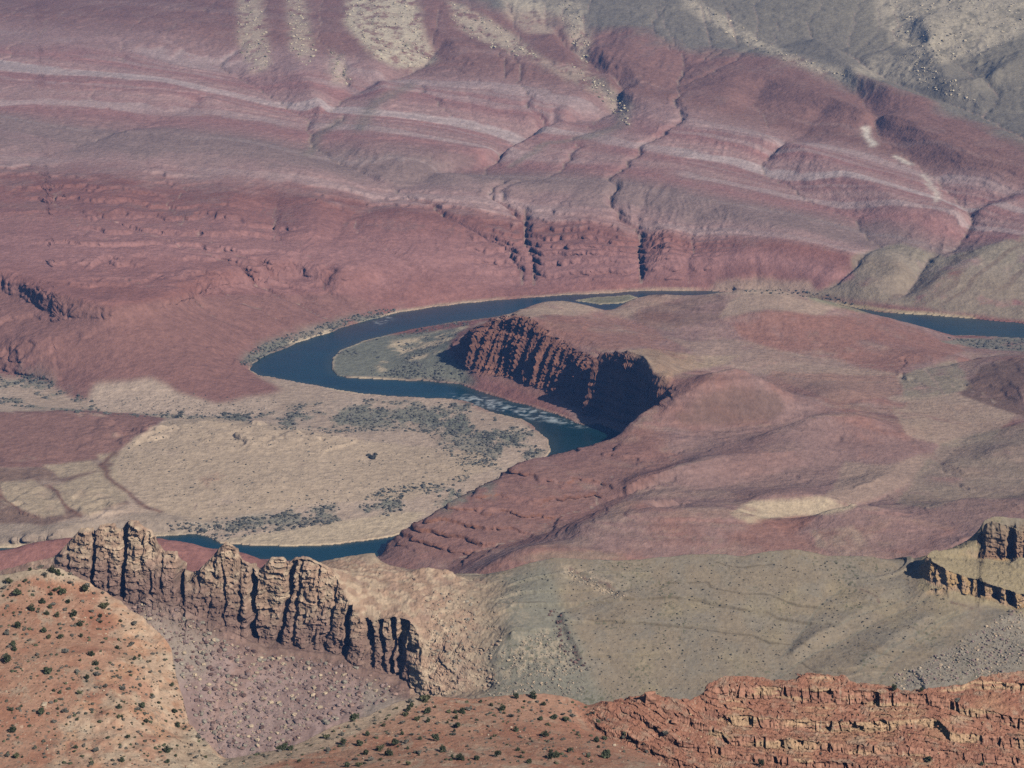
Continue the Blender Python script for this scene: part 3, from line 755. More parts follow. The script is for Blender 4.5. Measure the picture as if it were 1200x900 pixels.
# sand bar inside the bend, river margins
bar = M([(386,440),(388,420),(400,408),(450,392),(545,374),(560,372),(530,398),(522,412),(545,430),(560,452),(500,448),(400,445)], 4800, 5700, 2)
col = mixc(col, c_scrub * 1.08, bar * 0.9)
col = mixc(col, c_sand, M([(440,420),(460,400),(500,392),(540,378),(558,374),(530,395),(520,415),(500,420),(470,430),(445,438)], 4800, 5700, 2) * sstep(-0.3, 0.2, fbm2(xd / 40, yd / 60, 4)))
cz_near = sstep(0.0, 0.02, xd / yd + 0.012) * (yd < 5250) * (yd > 4700) * nsm
edge = G(blur(blur(RIV.astype(F32), 4), 4)) * (~(G(RIV.astype(F32)) > 0.5))
col = mixc(col, c_sand, (1 - 0.45 * G(far_w)) * (1 - 0.7 * cz_near) * sstep(0.18, 0.42, edge) * sstep(-0.35, 0.3, fbm2(xd / 160, yd / 160, 3)) * 0.8 * (zd < 8) * (1 - nsm * (yd < 4650)))
col = mixc(col, c_scrub, M([(280,425),(300,405),(350,388),(400,374),(450,362),(480,362),(440,378),(380,392),(330,410),(300,428)], 4900, 6100, 3) * 0.9 * sstep(-0.5, 0.1, nz))
col = mixc(col, c_sand, K([(340,402),(365,395),(385,388)], 3.5, 4900, 6100) * 0.9)
col = mixc(col, alb(120,118,100,6000), M([(945,346),(1030,364),(1060,366),(1010,366),(950,352)], 5500, 6300, 2) * 0.8)
col = mixc(col, c_yel, K([(985,356),(1005,360),(1045,364),(1095,369),(1140,373)], 4, 5500, 6300) * 0.8)
col = mixc(col, c_sand * .9, M(BAR, 5000, 6500, 1) * 0.3); col = mixc(col, alb(122,120,102,6000), M(BAR, 5000, 6500, 1) * 0.7)
col = mixc(col, c_tan, M([(105,470),(112,450),(180,445),(212,462),(250,474),(330,470),(300,488),(200,484),(120,480)], 4700, 5300, 2) * 0.85)
# pale wash and white spill on the right of the far slope
col = mixc(col, alb(210,178,165,7400), K([(1012,150),(1020,165),(1024,170)], 5, 6000) * 0.9 + K([(1050,183),(1066,192)], 4, 6000) * 0.8 + K([(1080,205),(1098,225),(1096,236)], 4, 6000) * 0.6)
# boulder talus coming down from above
for P, a in (([(415,-30),(480,-30),(497,40),(512,72),(480,82),(440,70),(420,45),(402,28)], .95), ([(280,-30),(302,-30),(312,40),(318,78),(296,86),(280,50)], .6), ([(335,-30),(352,-30),(368,60),(360,75),(340,60)], .55), ([(386,60),(400,62),(410,100),(388,98)], .5),
             ([(525,0),(560,16),(600,38),(632,68),(600,62),(560,46),(535,30)], .7), ([(590,-30),(640,10),(650,40),(620,40),(590,20)], .5), ([(648,-30),(672,-30),(692,45),(684,82),(664,40)], .6), ([(615,62),(640,70),(700,88),(735,125),(738,150),(700,112),(660,92)], .45),
             ([(545,-30),(640,-30),(660,20),(600,10)], .45), ([(1020,-30),(1400,-30),(1400,40),(1200,40),(1140,66),(1100,75),(1060,62),(1030,30)], .6), ([(800,-10),(850,20),(900,50),(950,72),(1010,90),(1000,98),(930,74),(860,46),(800,8)], .7), ([(1040,60),(1100,80),(1120,98),(1080,100),(1030,92),(990,84)], .5)):
    tm = M(P, 6800, 1e9, 3)
    col = mixc(col, c_talus, tm * a * sstep(-0.55, 0.1, fbm2(xd / 30, yd / 45, 4, 0.7)))
col = mixc(col, c_olive, (K([(690,160),(725,148),(735,125),(700,95)], 9, 6300) + K([(600,195),(640,168),(690,160)], 5, 6300) + K([(420,150),(440,120),(480,100)], 10, 6300) + K([(362,180),(372,158),(400,140)], 8, 6300)) .clip(0, 1) * 0.6)
# cliffs are bare red rock
col = mixc(col, c_cliff * (0.95 + 0.22 * noise3(x / 90, y / 90, z / 7) + 0.15 * bricks(along / 9, z / 9))[..., None], steep * bench * 0.85 * np.clip(np.maximum(cz_, G(redr)), 0.15, 1))
crk = sstep(0.55, 0.95, joint2) * steep
gr = fbm2(xd / 7, yd / 7, 3, 0.7)
fl = G(FLOW); cut = sstep(-2, -12, G(ER))
col = mixc(col, col * np.array([0.80, 0.80, 0.84], F32), sstep(2.6, 4.2, fl) * cut * (z > 14) * 0.45)
col = mixc(col, lerp(c_tan2, c_mauve, 0.35) if True else c_tan2, sstep(5.6, 6.6, fl) * (z > 14) * lerp(0.75, 0.55, G(far_w)) * sstep(-0.6, 0.1, nz))
lum = col.mean(-1, keepdims=True)
col = lerp(col, lum, 0.13)
gr2 = noise2(xd / 2.6, yd / 2.6)
col = col * (0.94 + 0.09 * nz2[..., None] + 0.11 * gr[..., None] + 0.09 * gr2[..., None])
# which piece of country each face belongs to
idg = np.zeros(H.shape, np.int32)
peninsula = Mk([(380,445),(386,425),(398,410),(450,392),(555,373),(612,366),(640,350),(700,350),(745,342),(870,336),(945,342),(1040,368),(1115,392),(1500,398),(1500,800),(300,800),(300,690),(411,668),(436,655),(460,637),(520,583),(600,530),(645,525),(700,512),(690,503),(640,481),(560,456),(500,446)], 3400, 6100, 0, False) > 0.5
idg[:] = 1
idg[(Y < 5150) & (T1.A[None, :] < 0.05)] = 2
idg[(H > 30) & (Y > 4880) & (T1.A[None, :] < 0)] = 1
idg[NS] = 3
idg[(Mk(CLIFF, 4600, 5600, 0, False) > 0.5) & (H > 3)] = 4
idm = idg[np.rint(np.clip(T1.rp, 0, T1.ny - 1)).astype(int), T1.jj]
obs = grid_objects(xd, yd, zd, col, idm, {1: 'far_canyon_hillside', 2: 'river_delta_ground', 3: 'red_bench_terrain', 4: 'river_cliff'}, MAT_FAR, (4,))
for k, o in obs.items():
    if k != 4: tag(o, kind='structure')
tag(obs[4], 'tall dark red cliff with vertical columns rising above the river rapids', 'cliff')

# ------------------------------------------------------------------ river
Tw = Terrain(-0.30, 0.30, 700, 3450, 6600, 700)
rw = river_grid(Tw, RIVER)
Wm = blur(rw.astype(F32), 4) > 0.0
Tw.U, Tw.V = project(Tw.X2, Tw.Y2, np.zeros_like(Tw.X2)); Tw.Uj = Tw.U; Tw.Vj = Tw.V
foam = Tw.mask([(525,462),(560,464),(590,472),(620,478),(650,487),(685,499),(690,503),(660,497),(625,492),(590,483),(560,476),(540,470)], 0, 1e9, 2)
xs, ys = Tw.X2, Tw.Y2
fn = fbm2((xs * 0.7 + ys * 0.7) / 11, (xs * 0.7 - ys * 0.7) / 13, 4, 0.7)
fm = foam * sstep(-0.12, 0.45, fn) * 0.85
f2 = np.maximum.reduce([Tw.stroke([(442,378),(455,374)], 5), Tw.stroke([(530,466),(545,467)], 7), Tw.stroke([(560,469),(640,487)], 6), Tw.stroke([(625,480),(688,500)], 3)]) * sstep(0.05, 0.35, fn) * 0.8
wcol = np.ones(xs.shape + (3,), F32) * np.array([0.006, 0.046, 0.060], F32)
green = sstep(5250, 4700, ys)
wcol = mixc(wcol, np.array([0.008, 0.036, 0.036], F32), green * sstep(-.02, .03, Tw.A[None, :]) * 0.8 * np.ones_like(xs))
wcol = wcol * (1 + 0.22 * fbm2(xs / 60, ys / 30, 3)[..., None])
shal = blur(blur(rw.astype(F32), 5), 5)
wcol = mixc(wcol, np.array([0.030, 0.060, 0.055], F32), sstep(0.95, 0.6, shal) * 0.8)
wcol = mixc(wcol, np.array([0.62, 0.68, 0.68], F32), np.clip(np.maximum(fm, f2), 0, 1))
wz = np.where(foam > 0.3, 0.4 * fn, 0).astype(F32)
idw = Wm.astype(np.int32)
rv = grid_objects(xs, ys, wz, wcol, idw, {1: 'river'}, MAT_WATER)[1]
tag(rv, kind='structure')
#%%END1%%
# ================================================================== 2. MIDDLE RIDGE: brown spires, olive hillside, yellow ledge and butte
T2 = Terrain(-0.275, 0.275, 1750, 2300, 3530, 860)
lines = []
def Dl(y, *pts):   # points at one distance: (u at mid frame, height)
    lines.append([((u - 600) / (FPX * 0.94) * y, y, z) for u, z in pts])
Dl(2310, (-100,180),(1300,180)); Dl(3515, (-100,-60),(1300,-60)); Dl(3250, (-100,120),(300,110),(1300,140))
# skyline of the spires
TOPA = [(-120,690),(0,668),(30,660),(50,655),(65,652),(75,640),(86,628),(95,618),(104,617),(110,626),(117,614),(135,612),(142,624),(147,615),(153,608),(163,609),(170,617),(180,622),(186,640),(193,648),(197,645),(207,645),(213,662),(220,682),(228,675),(236,664),(246,655),(258,640),(265,634),(273,638),(280,647),(281,655),(290,657),(298,672),(303,673),(310,661),(318,652),(332,652),(338,661),(345,653),(360,651),(372,657),(385,664)]
lines.append([py(u, v, 2795) for u, v in TOPA])
lines.append([py(u, v + 14, 2830) for u, v in TOPA])
lines.append([py(u, v + 4, 2789) for u, v in TOPA])
Dl(2900, (-120,340),(60,350),(150,350),(220,320),(300,340),(360,375),(400,385),(440,392))
Dl(3050, (-120,240),(200,230),(400,260),(600,300),(900,300),(1300,320))
FOOT = [(-120,720),(0,705),(60,690),(110,692),(130,702),(155,709),(170,698),(190,706),(210,706),(216,712),(230,722),(255,728),(270,739),(282,744),(295,751),(310,758),(325,758),(350,761),(400,766),(410,778),(450,788),(470,792)]
lines.append([py(u, v, 2762 if u < 405 else 2742) for u, v in FOOT])
lines.append([py(u, v + 2, 2752 if u < 405 else 2732) for u, v in FOOT])
RIM = [(385,664,2795),(398,682,2788),(411,708,2772),(425,726,2764),(443,728,2760),(462,722,2758),(480,728,2752),(490,742,2742),(496,770,2722)]
Ly(*RIM)
Ly((470,792,2734),(486,806,2716),(489,813,2700),(505,816,2692),(530,812,2690),(548,810,2690),(575,808,2688))
Ly((496,770,2722),(500,790,2708),(515,796,2703),(540,790,2704))
Ly((505,740,2748),(530,735,2756),(555,740,2756)); Ly((480,712,2775),(510,702,2795),(540,700,2806))
Ly((385,664,2800),(400,668,2830),(415,671,2845),(430,670,2850),(470,672,2855),(500,665,2860),(527,668,2862),(535,674,2862))
# skyline and face of the olive hillside
Ly((535,676,2862),(550,682,2868),(580,673,2880),(620,661,2885),(650,655,2890),(690,657,2890),(740,656,2890),(800,650,2900),(850,650,2900),(868,655,2895),(880,651,2900),(900,647,2905),(930,644,2905),(970,651,2900),(1020,651,2900),(1055,660,2890),(1085,664,2880))
Ly((600,740,2735),(700,735,2760),(800,735,2765),(900,735,2765),(1000,735,2765))
Ly((560,818,2655),(620,822,2640),(700,832,2625),(800,828,2620),(900,815,2625),(1000,810,2625),(1100,812,2610),(1250,820,2600))
Ly((1000,700,2815),(1060,705,2805),(1110,715,2785))
Ly((1220,705,2790),(1188,716,2780),(1150,745,2730),(1110,770,2690),(1060,795,2650)); Ly((1220,760,2690),(1160,790,2650))
# yellow ledge: top, rim, foot, and the dark butte on it
Ly((1086,650,2852),(1092,645,2868),(1124,643,2885),(1153,638,2905),(1250,636,2925))
Ly((1090,652,2842),(1092,658,2830),(1104,664,2826),(1118,671,2824),(1140,678,2820),(1165,686,2816),(1200,697,2812),(1260,712,2806))
Ly((1074,668,2868),(1080,676,2846),(1090,685,2820),(1104,690,2811),(1120,693,2810),(1140,699,2808),(1162,705,2806),(1188,715,2800),(1202,718,2799),(1260,735,2794))
Ly((1110,655,2862),(1150,655,2885),(1200,662,2885))
Ly((1151,614,2906),(1155,611,2900),(1163,608,2898),(1175,614,2896),(1190,617,2893),(1205,622,2890),(1260,630,2885)); Ly((1152,611,2925),(1165,606,2930),(1260,615,2930))
Ly((1149,637,2903),(1154,641,2895),(1166,646,2890),(1175,646,2890),(1186,648,2886),(1205,655,2880),(1260,668,2872))
# scree and ravine floor
lines.append([pz(*q) for q in [(-150,900,270),(60,890,265),(150,885,252),(230,884,234),(300,902,226),(400,915,228),(470,880,258),(540,850,285),(600,850,292),(700,860,296),(900,860,298),(1250,860,300)]])
Ly((300,800,2705),(420,805,2710)); Ly((215,770,2715),(350,790,2725))
H = T2.solve(lines)
H = lerp(H, blur(H, 1), 0.6)
T2.survey(H, 3, 1.2, 25)
Mk = T2.mask
X, Y = T2.X2, T2.Y2
rockzone = np.clip(Mk([(-300,600),(120,590),(300,620),(430,655),(545,660),(600,688),(572,715),(596,742),(566,772),(584,800),(560,822),(480,822),(405,792),(300,775),(200,725),(100,705),(-300,760)], 2600, 2900, 7) + Mk([(1080,640),(1400,590),(1400,760),(1200,722),(1140,705),(1075,690)], 2750, 2960, 2), 0, 1)
scree = Mk([(-300,700),(100,690),(200,705),(300,750),(410,775),(490,812),(560,815),(600,900),(600,1000),(-300,1000)], 2300, 2800, 5)
olive = 1 - np.clip(rockzone + scree, 0, 1)
# ledges across the olive hillside
sl = []
def Sx(val, *pts): sl.append([T2.hit(H, u, v)[:2] + (val,) for u, v in pts])
Sx(6, (540,684),(620,664),(740,659),(850,654),(960,655),(1040,660))
Sx(4, (600,700),(700,690),(780,684),(830,683),(835,690),(867,697),(902,698),(917,704),(935,710),(975,713),(1040,705),(1100,712))
Sx(3, (600,715),(700,704),(790,702),(820,705),(833,710),(867,716),(897,717),(914,726),(946,730),(972,732),(1010,735),(1060,740))
Sx(2, (620,740),(700,728),(747,732),(783,735),(833,740),(882,746),(902,753),(937,755),(952,759),(1002,749),(1013,761),(1025,767),(1048,768))
Sx(1, (640,775),(700,770),(780,770),(860,775),(940,776),(955,785),(1000,790))
Sx(0, (560,812),(700,812),(850,805),(1000,805),(1060,793))
SL = T2.solve(sl)
dl = [[(a * Yc, Yc, 0) for a in (-.27, .27)] for Yc in (2310, 2950)]
def Dp(dz, *pts):
    q = [T2.hit(H, u, v) for u, v in pts]; dl.append([(p[0], p[1], dz) for p in q if p])
def side(dz, du, dv, *pts): Dp(dz, *[(u + du, v + dv) for u, v in pts])
scarp = [(655,718),(660,732),(666,748),(674,762),(680,778)]
side(-5, -3, 0, *scarp); side(4, 4, 0, *scarp)
Dp(-7, (590,806),(625,775),(645,745),(652,722),(672,708),(705,700),(735,688)); Dp(5, (600,715),(640,690),(665,668)); Dp(4, (660,664),(690,672),(715,685),(732,698)); Dp(-3, (664,672),(690,684),(720,700))
Dp(-7, (1105,690),(1070,706),(1042,721),(996,744),(955,762),(920,785),(900,800)); Dp(-5, (1145,712),(1110,728),(1080,746),(1050,770),(1030,792)); Dp(-4, (985,690),(960,712),(935,745),(915,770))
Dp(4, (1010,715),(960,745),(930,765)); Dp(4, (1085,725),(1050,745),(1010,780)); Dp(5, (880,660),(900,675),(960,690)); Dp(3, (760,745),(800,765),(860,785)); Dp(4,(560,700),(580,740),(585,780)); Dp(-3,(565,700),(560,740))
DZ2 = 0.6 * blur(T2.solve(dl), 2)
fr = SL + 0.10 * fbm2(X / 60, Y / 60, 4); q = fr - np.floor(fr)
step = sstep(0.0, 0.06, q) - q                      # small scarp at each whole number
present = sstep(-0.15, 0.2, fbm2(X / 120 + 4, Y / 120, 3) + 0.12 * (SL < 4.5))
H = H + DZ2 * (1 - rockzone) + olive * (step * 3.4 * present * (SL < 5.2) * (SL > 0.8) + 1.2 * fbm2(X / 30, Y / 30, 4) + 0.5 * ridged2((X + 0.7 * Y) / 14, (Y - .7 * X) / 70, 2))
H = H + scree * (1.6 * fbm2(X / 25, Y / 25, 4) + 0.6 * noise2((X - 0.25 * Y + 5 * fbm2(X / 12, Y / 30, 2)) / 9, Y / 80) + 0.7 * fbm2(X / 6, Y / 6, 3)) + 0.25 * fbm2(X / 3.5, Y / 3.5, 2)
slp = np.hypot(np.gradient(H, axis=0) / (Y * T2.dl), np.gradient(H, axis=1) / (Y * T2.da))
xr = 0.8 * X - 0.6 * Y + 3 * fbm2(X / 12, Y / 12, 3); yr = 0.6 * X + 0.8 * Y + 3 * fbm2(X / 12 + 7, Y / 12, 3)
mound = np.clip(Mk([(385,655),(430,660),(540,660),(600,690),(590,760),(570,822),(500,822),(488,730),(440,705),(400,690)], 2690, 2890, 14), 0, 1) * sstep(1.6, 0.8, slp)
H = H + 0.6 * mound * (1.1 * brick(xr / 13, yr / 17) + 0.8 * brick(xr / 6.5 + 3, yr / 8) + 0.5 * brick(xr / 3.2, yr / 4) + 1.3 * fbm2(X / 12, Y / 12, 4))
x, y, z = T2.rows(H, 860, 0.05, 3)
n = normals(x, y, z); G = T2.get
steep = sstep(0.80, 0.55, n[..., 2]); rz = G(rockzone)
rocky = np.clip(rz * (0.25 + 0.75 * steep), 0, 1)
# buttresses and deep joints
u_, v_ = project(x, y, z)
push = np.zeros_like(x)
for u0, w, d, sl_ in ((80,2.5,8,0),(109,2.6,15,0),(126,2,5,0),(143,3.2,18,.06),(160,2,5,.1),(176,2.2,8,0),(188,2.4,10,0),(214,5,16,0),(232,2,8,.1),(247,2,7,.12),(262,2,7,-.05),(281,2.4,9,0),(298,4.5,20,0),(338,3.4,15,.2),(349,2.6,9,.1),(372,2,5,.1),(392,2.2,8,.18),(412,3.2,12,.1),(432,4.2,15,-.05),(446,2.6,12,-.05),(463,3,11,.02),(480,5.5,20,.12), (1098,2.5,6,0),(1108,4,12,-.1),(1124,3,9,0),(1137,3.4,10,0),(1152,4,11,0),(1170,4,10,.1),(1186,5,14,0),(1170,4,10,0)):
    c = u0 - sl_ * (v_ - 700) + 2.2 * noise3(z / 16 + u0, z * 0, z * 0) + 0.8 * noise3(z / 5 + u0, z * 0, z * 0)
    t = (u_ - c) / w
    d = d if d >= 11 else d * 0.55
    push += 1.25 * d * np.where(t < 0, sstep(-2.0, -0.5, t), sstep(0.75, 0.35, t)) * np.clip(0.8 + 0.9 * noise3(x / 30 + u0, y * 0, z / 22), 0.1, 1.4)
saw = 9.0 * noise3(x / 34, y / 80, z / 120) + 3.0 * noise3(x / 13, y / 60, z / 45) + 1.2 * (1 - 2 * np.abs(noise3(x / 6.5, y / 40, z / 40)))
zb_ = z + 0.12 * x + 3 * noise3(x / 40, y / 40, z / 40)
blk = 3.2 * bricks(x / 12 + 0.6 * noise3(x / 15, 0 * x, z / 15), zb_ / 10.0) + 2.2 * bricks(x / 6.5 + 0.4 * noise3(x / 7, 0 * x, z / 7), zb_ / 4.2 + 9) + 1.4 * bricks(x / 3.1 + 5, zb_ / 2.2)
led = 1.6 * noise3(x / 70, y / 70, zb_ / 3.0)
yd = y + rocky * steep * (push - saw - blk - led); xd = x + rocky * steep * 1.2 * noise3(x / 5, y / 5, z / 4)
flatrock = 0.5 * rz * (1 - steep)
zd = z + flatrock * (1.1 * bricks(x / 5, y / 7) + 0.8 * bricks(x / 2.6, y / 3.6) + 0.9 * fbm2(x / 9, y / 9, 3))
# colours
c_ol = alb(139,118,100,2800); c_ol2 = alb(131,115,101,2800); c_olg = alb(128,118,104,2800); c_yl = alb(150,128,102,2800); c_tn = alb(184,153,126,2800); c_tn2 = alb(162,127,106,2800); c_br = alb(118,90,84,2800); c_mv = alb(147,118,109,2800); c_pk = alb(160,124,110,2800); c_gr = alb(146,128,112,2800); c_or = alb(168,130,96,2850); c_rb = alb(132,98,84,2900)
nz = fbm2(xd / 28, yd / 28, 4, 0.6); nf = fbm2(xd / 5, yd / 5, 3, 0.7)
def M(poly, y0=0, y1=1e9, soft=3): return G(Mk(poly, y0, y1, soft))
def K(pts, w, y0=0, y1=1e9): return G(T2.stroke(pts, w, y0, y1))
col = np.ones(x.shape + (3,), F32) * c_ol.astype(F32)
col = mixc(col, c_ol2, sstep(-0.3, 0.4, nz) * 0.8)
col = mixc(col, c_yl, sstep(0.1, 0.6, fbm2(xd / 55 + 9, yd / 55, 4)) * 0.5)
col = mixc(col, c_olg, M([(540,690),(640,665),(665,720),(690,790),(720,830),(560,825),(560,760),(600,720)], 2500, 2950, 6) * 0.75)
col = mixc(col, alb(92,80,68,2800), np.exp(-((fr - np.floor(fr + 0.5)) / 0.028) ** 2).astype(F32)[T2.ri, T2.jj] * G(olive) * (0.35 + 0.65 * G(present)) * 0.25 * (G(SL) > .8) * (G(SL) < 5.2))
col = mixc(col, c_tn, np.clip(M([(655,662),(690,672),(720,688),(735,702),(715,700),(680,682),(660,672)], 2600, 2950, 3) * 0.6 + M([(590,765),(640,735),(670,755),(685,785),(600,790)], 2500, 2900, 4) * 0.45, 0, 1) * sstep(-0.2, 0.3, nf))
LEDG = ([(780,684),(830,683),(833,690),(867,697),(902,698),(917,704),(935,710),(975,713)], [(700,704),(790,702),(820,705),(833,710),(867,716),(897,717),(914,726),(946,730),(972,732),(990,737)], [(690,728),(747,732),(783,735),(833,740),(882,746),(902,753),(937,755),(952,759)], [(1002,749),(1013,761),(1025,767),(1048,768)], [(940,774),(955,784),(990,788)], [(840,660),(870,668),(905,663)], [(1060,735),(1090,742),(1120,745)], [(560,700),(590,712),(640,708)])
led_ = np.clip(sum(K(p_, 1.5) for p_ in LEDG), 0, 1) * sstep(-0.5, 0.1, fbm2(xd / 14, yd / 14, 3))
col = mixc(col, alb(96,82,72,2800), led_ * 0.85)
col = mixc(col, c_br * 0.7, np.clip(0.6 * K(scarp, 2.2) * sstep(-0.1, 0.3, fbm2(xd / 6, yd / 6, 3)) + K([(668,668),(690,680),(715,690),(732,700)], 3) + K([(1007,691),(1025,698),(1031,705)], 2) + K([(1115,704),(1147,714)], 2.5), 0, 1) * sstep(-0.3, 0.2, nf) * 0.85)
gul = np.clip(sum(K(p_, 1.3) for p_ in ([(1105,690),(1070,706),(1042,721),(996,744),(955,762),(920,785),(900,800)], [(1145,712),(1110,728),(1080,746),(1050,770),(1030,792)], [(985,690),(960,712),(935,745),(915,770)], [(1075,695),(1030,712),(980,735)], [(600,800),(625,775),(645,745),(652,722),(672,708),(735,688)], [(1125,715),(1060,750),(1000,790)])), 0, 1)
col = mixc(col, c_olg * 0.82, gul * 0.6)
col = mixc(col, c_gr, M([(1400,690),(1195,712),(1150,738),(1110,762),(1070,785),(1030,812),(1030,850),(1400,900)], 2400, 2850, 4) * 0.9 * sstep(-0.6, 0.0, nf))
sc = G(scree)
col = mixc(col, c_mv, sc)
col = mixc(col, c_pk, sc * sstep(0.05, 0.5, noise2((xd - 0.25 * yd) / 26 + 1.5 * nz, yd / 160)) * 0.6)
col = mixc(col, c_br, sc * sstep(0.15, 0.6, noise2((xd - 0.25 * yd) / 14 + 30 + nz, yd / 60 + nz) + 0.3 * nf) * 0.4)
col = mixc(col, c_gr, np.clip(M([(160,700),(220,712),(265,735),(240,790),(200,800),(170,740)], 2500, 2790, 5) + M([(430,790),(500,815),(560,815),(540,850),(420,850)], 2500, 2740, 5), 0, 1) * 0.6)
rk = mixc(np.ones(x.shape + (3,), F32) * c_tn2.astype(F32), c_tn, sstep(-0.2, 0.4, noise3(xd / 9, yd / 9, zd / 5)) * 0.7)
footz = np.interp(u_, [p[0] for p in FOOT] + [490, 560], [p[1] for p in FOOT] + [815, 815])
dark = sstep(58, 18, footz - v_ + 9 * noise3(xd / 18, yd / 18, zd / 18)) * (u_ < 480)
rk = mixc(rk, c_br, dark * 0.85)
rk = mixc(rk, c_pk * 0.8, sstep(0.1, 0.7, noise3(xd / 22, yd / 22, zd / 30 + 8)) * 0.4)
rk = rk * (0.97 + 0.16 * np.clip(led, -1, 1)[..., None] * steep[..., None] + 0.15 * bricks(x / 6.5, zb_ / 4.2 + 9)[..., None])
rightrock = (u_ > 1000)
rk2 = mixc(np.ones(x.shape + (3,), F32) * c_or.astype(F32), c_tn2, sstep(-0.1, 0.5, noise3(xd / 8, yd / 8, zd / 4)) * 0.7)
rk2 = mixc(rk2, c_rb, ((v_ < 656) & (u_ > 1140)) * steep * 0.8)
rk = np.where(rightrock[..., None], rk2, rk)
topflat = ((1 - steep) * rightrock)
rk = mixc(rk, alb(142,124,100,2850), topflat * 0.8)
rk = mixc(rk, c_ol, (1 - steep) * (~rightrock) * sstep(505, 585, u_ + 45 * nz) * 0.85)
col = mixc(col, c_tn, (u_ > 520) * (u_ < 640) * sstep(640, 560, u_ + 30 * nz) * G(olive) * sstep(-0.1, 0.3, nf) * 0.55)
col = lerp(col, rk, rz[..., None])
col = col * (1 + 0.10 * nf[..., None] + 0.06 * nz[..., None])
shr = sstep(0.52, 0.62, noise2(xd / 2.6, yd / 2.6) * 0.6 + 0.4 * noise2(xd / 40, yd / 40)) * G(olive)
col = mixc(col, alb(92,88,74,2800), shr * 0.7)
idg = np.full(H.shape, 1, np.int32)
idg[scree > 0.5] = 2
pol = lambda P, a, b: Mk(P, a, b, 0) > 0.5
for k, P, a, b in ((3, [(-300,590),(150,590),(216,640),(219,690),(217,714),(190,707),(155,710),(110,693),(55,692),(-300,760)], 2755, 2845),
                   (4, [(219,690),(225,660),(265,620),(300,660),(299,752),(282,746),(255,730),(217,714)], 2755, 2845),
                   (5, [(300,660),(330,640),(385,655),(402,676),(402,768),(350,763),(299,753)], 2755, 2845),
                   (6, [(402,676),(412,700),(445,715),(482,715),(500,730),(560,735),(556,818),(489,817),(470,795),(410,781)], 2685, 2800),
                   (7, [(1082,648),(1092,640),(1150,640),(1400,665),(1400,770),(1200,720),(1140,701),(1104,692),(1078,688)], 2790, 2960),
                   (8, [(1147,600),(1400,590),(1400,682),(1205,656),(1186,650),(1166,647),(1148,640)], 2868, 2960)):
    idg[pol(P, a, b)] = k
idm = idg[np.rint(np.clip(T2.rp, 0, T2.ny - 1)).astype(int), T2.jj]
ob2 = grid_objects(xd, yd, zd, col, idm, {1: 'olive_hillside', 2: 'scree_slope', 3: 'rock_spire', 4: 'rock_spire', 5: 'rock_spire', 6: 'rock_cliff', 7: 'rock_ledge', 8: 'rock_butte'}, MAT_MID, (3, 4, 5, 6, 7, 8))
tag(ob2[1], kind='structure', label='olive grey hillside crossed by thin rock ledges'); tag(ob2[2], kind='structure')
g = 'brown spires of the jagged ridge'
tag(ob2[3], 'wide twin-topped brown rock spire behind the red hilltop, tallest of the jagged ridge', 'rock spire', g)
tag(ob2[4], 'pointed brown rock spire in the middle of the jagged ridge', 'rock spire', g)
tag(ob2[5], 'broad flat-topped tan and brown rock spire in front of the lower river bend', 'rock spire', g)
tag(ob2[6], 'broken tan cliff with deep black clefts where the spires meet the olive hillside', 'cliff')
tag(ob2[7], 'yellow rock ledge with fluted pillars casting a black shadow on the olive hillside', 'rock ledge')
tag(ob2[8], 'small dark square rock butte standing on the yellow ledge', 'butte')
H2 = H

# ================================================================== 3. NEAR GROUND: red hilltop, red saddle, bedded red outcrop
T3 = Terrain(-0.28, 0.28, 1800, 860, 1210, 720)
lines = []
HILL = [(-120,690,1085),(0,674,1085),(40,667,1085),(70,664,1085),(100,679,1083),(115,690,1082),(140,702,1078),(150,712,1072),(165,722,1066),(188,742,1055),(200,760,1045),(206,790,1026),(216,825,1000),(222,848,985),(240,868,970),(257,890,955)]
Ly(*HILL)
drop = [((u + 30) , y + (26 if i < 8 else 4), py(u, v, y)[2] - (70 if i < 8 else 90)) for i, (u, v, y) in enumerate(HILL)]
lines.append([((u - 600) / (FPX * 0.93) * y, y, z) for u, y, z in drop[7:-2]])
lines.append([py(u, v, y)[:1] + (y + 30, py(u, v, y)[2] - 75) for u, v, y in HILL[:9]])
Ly((-100,780,1002),(0,780,1002),(60,770,1008),(120,760,1018)); Ly((-100,905,915),(0,905,915),(100,905,912),(200,905,915),(255,900,940))
Ly((120,800,990),(150,830,970),(120,860,948)); Ly((165,770,1020),(185,800,1000))
Ly((150,745,1050),(175,775,1030),(190,820,996),(205,860,972))
SADDLE = [(257,891,958),(290,886,964),(330,879,975),(360,868,986),(390,852,1000),(430,838,1016),(470,822,1036),(490,815,1046),(520,816,1050),(560,818,1054),(600,816,1058),(640,813,1064),(670,818,1064),(690,826,1062),(705,822,1064),(720,820,1066),(740,817,1068),(760,812,1068),(790,818,1062),(810,820,1064),(826,812,1070),(832,801,1072),(850,792,1076),(880,792,1078),(910,797,1078),(940,796,1080),(945,788,1084),(990,792,1084),(1000,799,1080),(1040,803,1080),(1060,809,1076),(1090,806,1080),(1130,802,1084),(1150,792,1090),(1200,786,1096),(1300,778,1100)]
Ly(*SADDLE)
lines.append([(py(u, v, y)[0], y + 28, py(u, v, y)[2] - 60) for u, v, y in SADDLE])
for yy, zz in ((1150, 800), (1205, 740)): lines.append([(a * yy, yy, zz) for a in np.linspace(-.28, .28, 7)])
Ly((250,905,930),(400,880,968),(500,870,975),(600,870,978),(660,875,975)); Ly((257,910,912),(500,910,912),(760,910,930),(850,912,960)); lines.append([(a * 862, 862, 955) for a in np.linspace(-.28, .28, 7)])
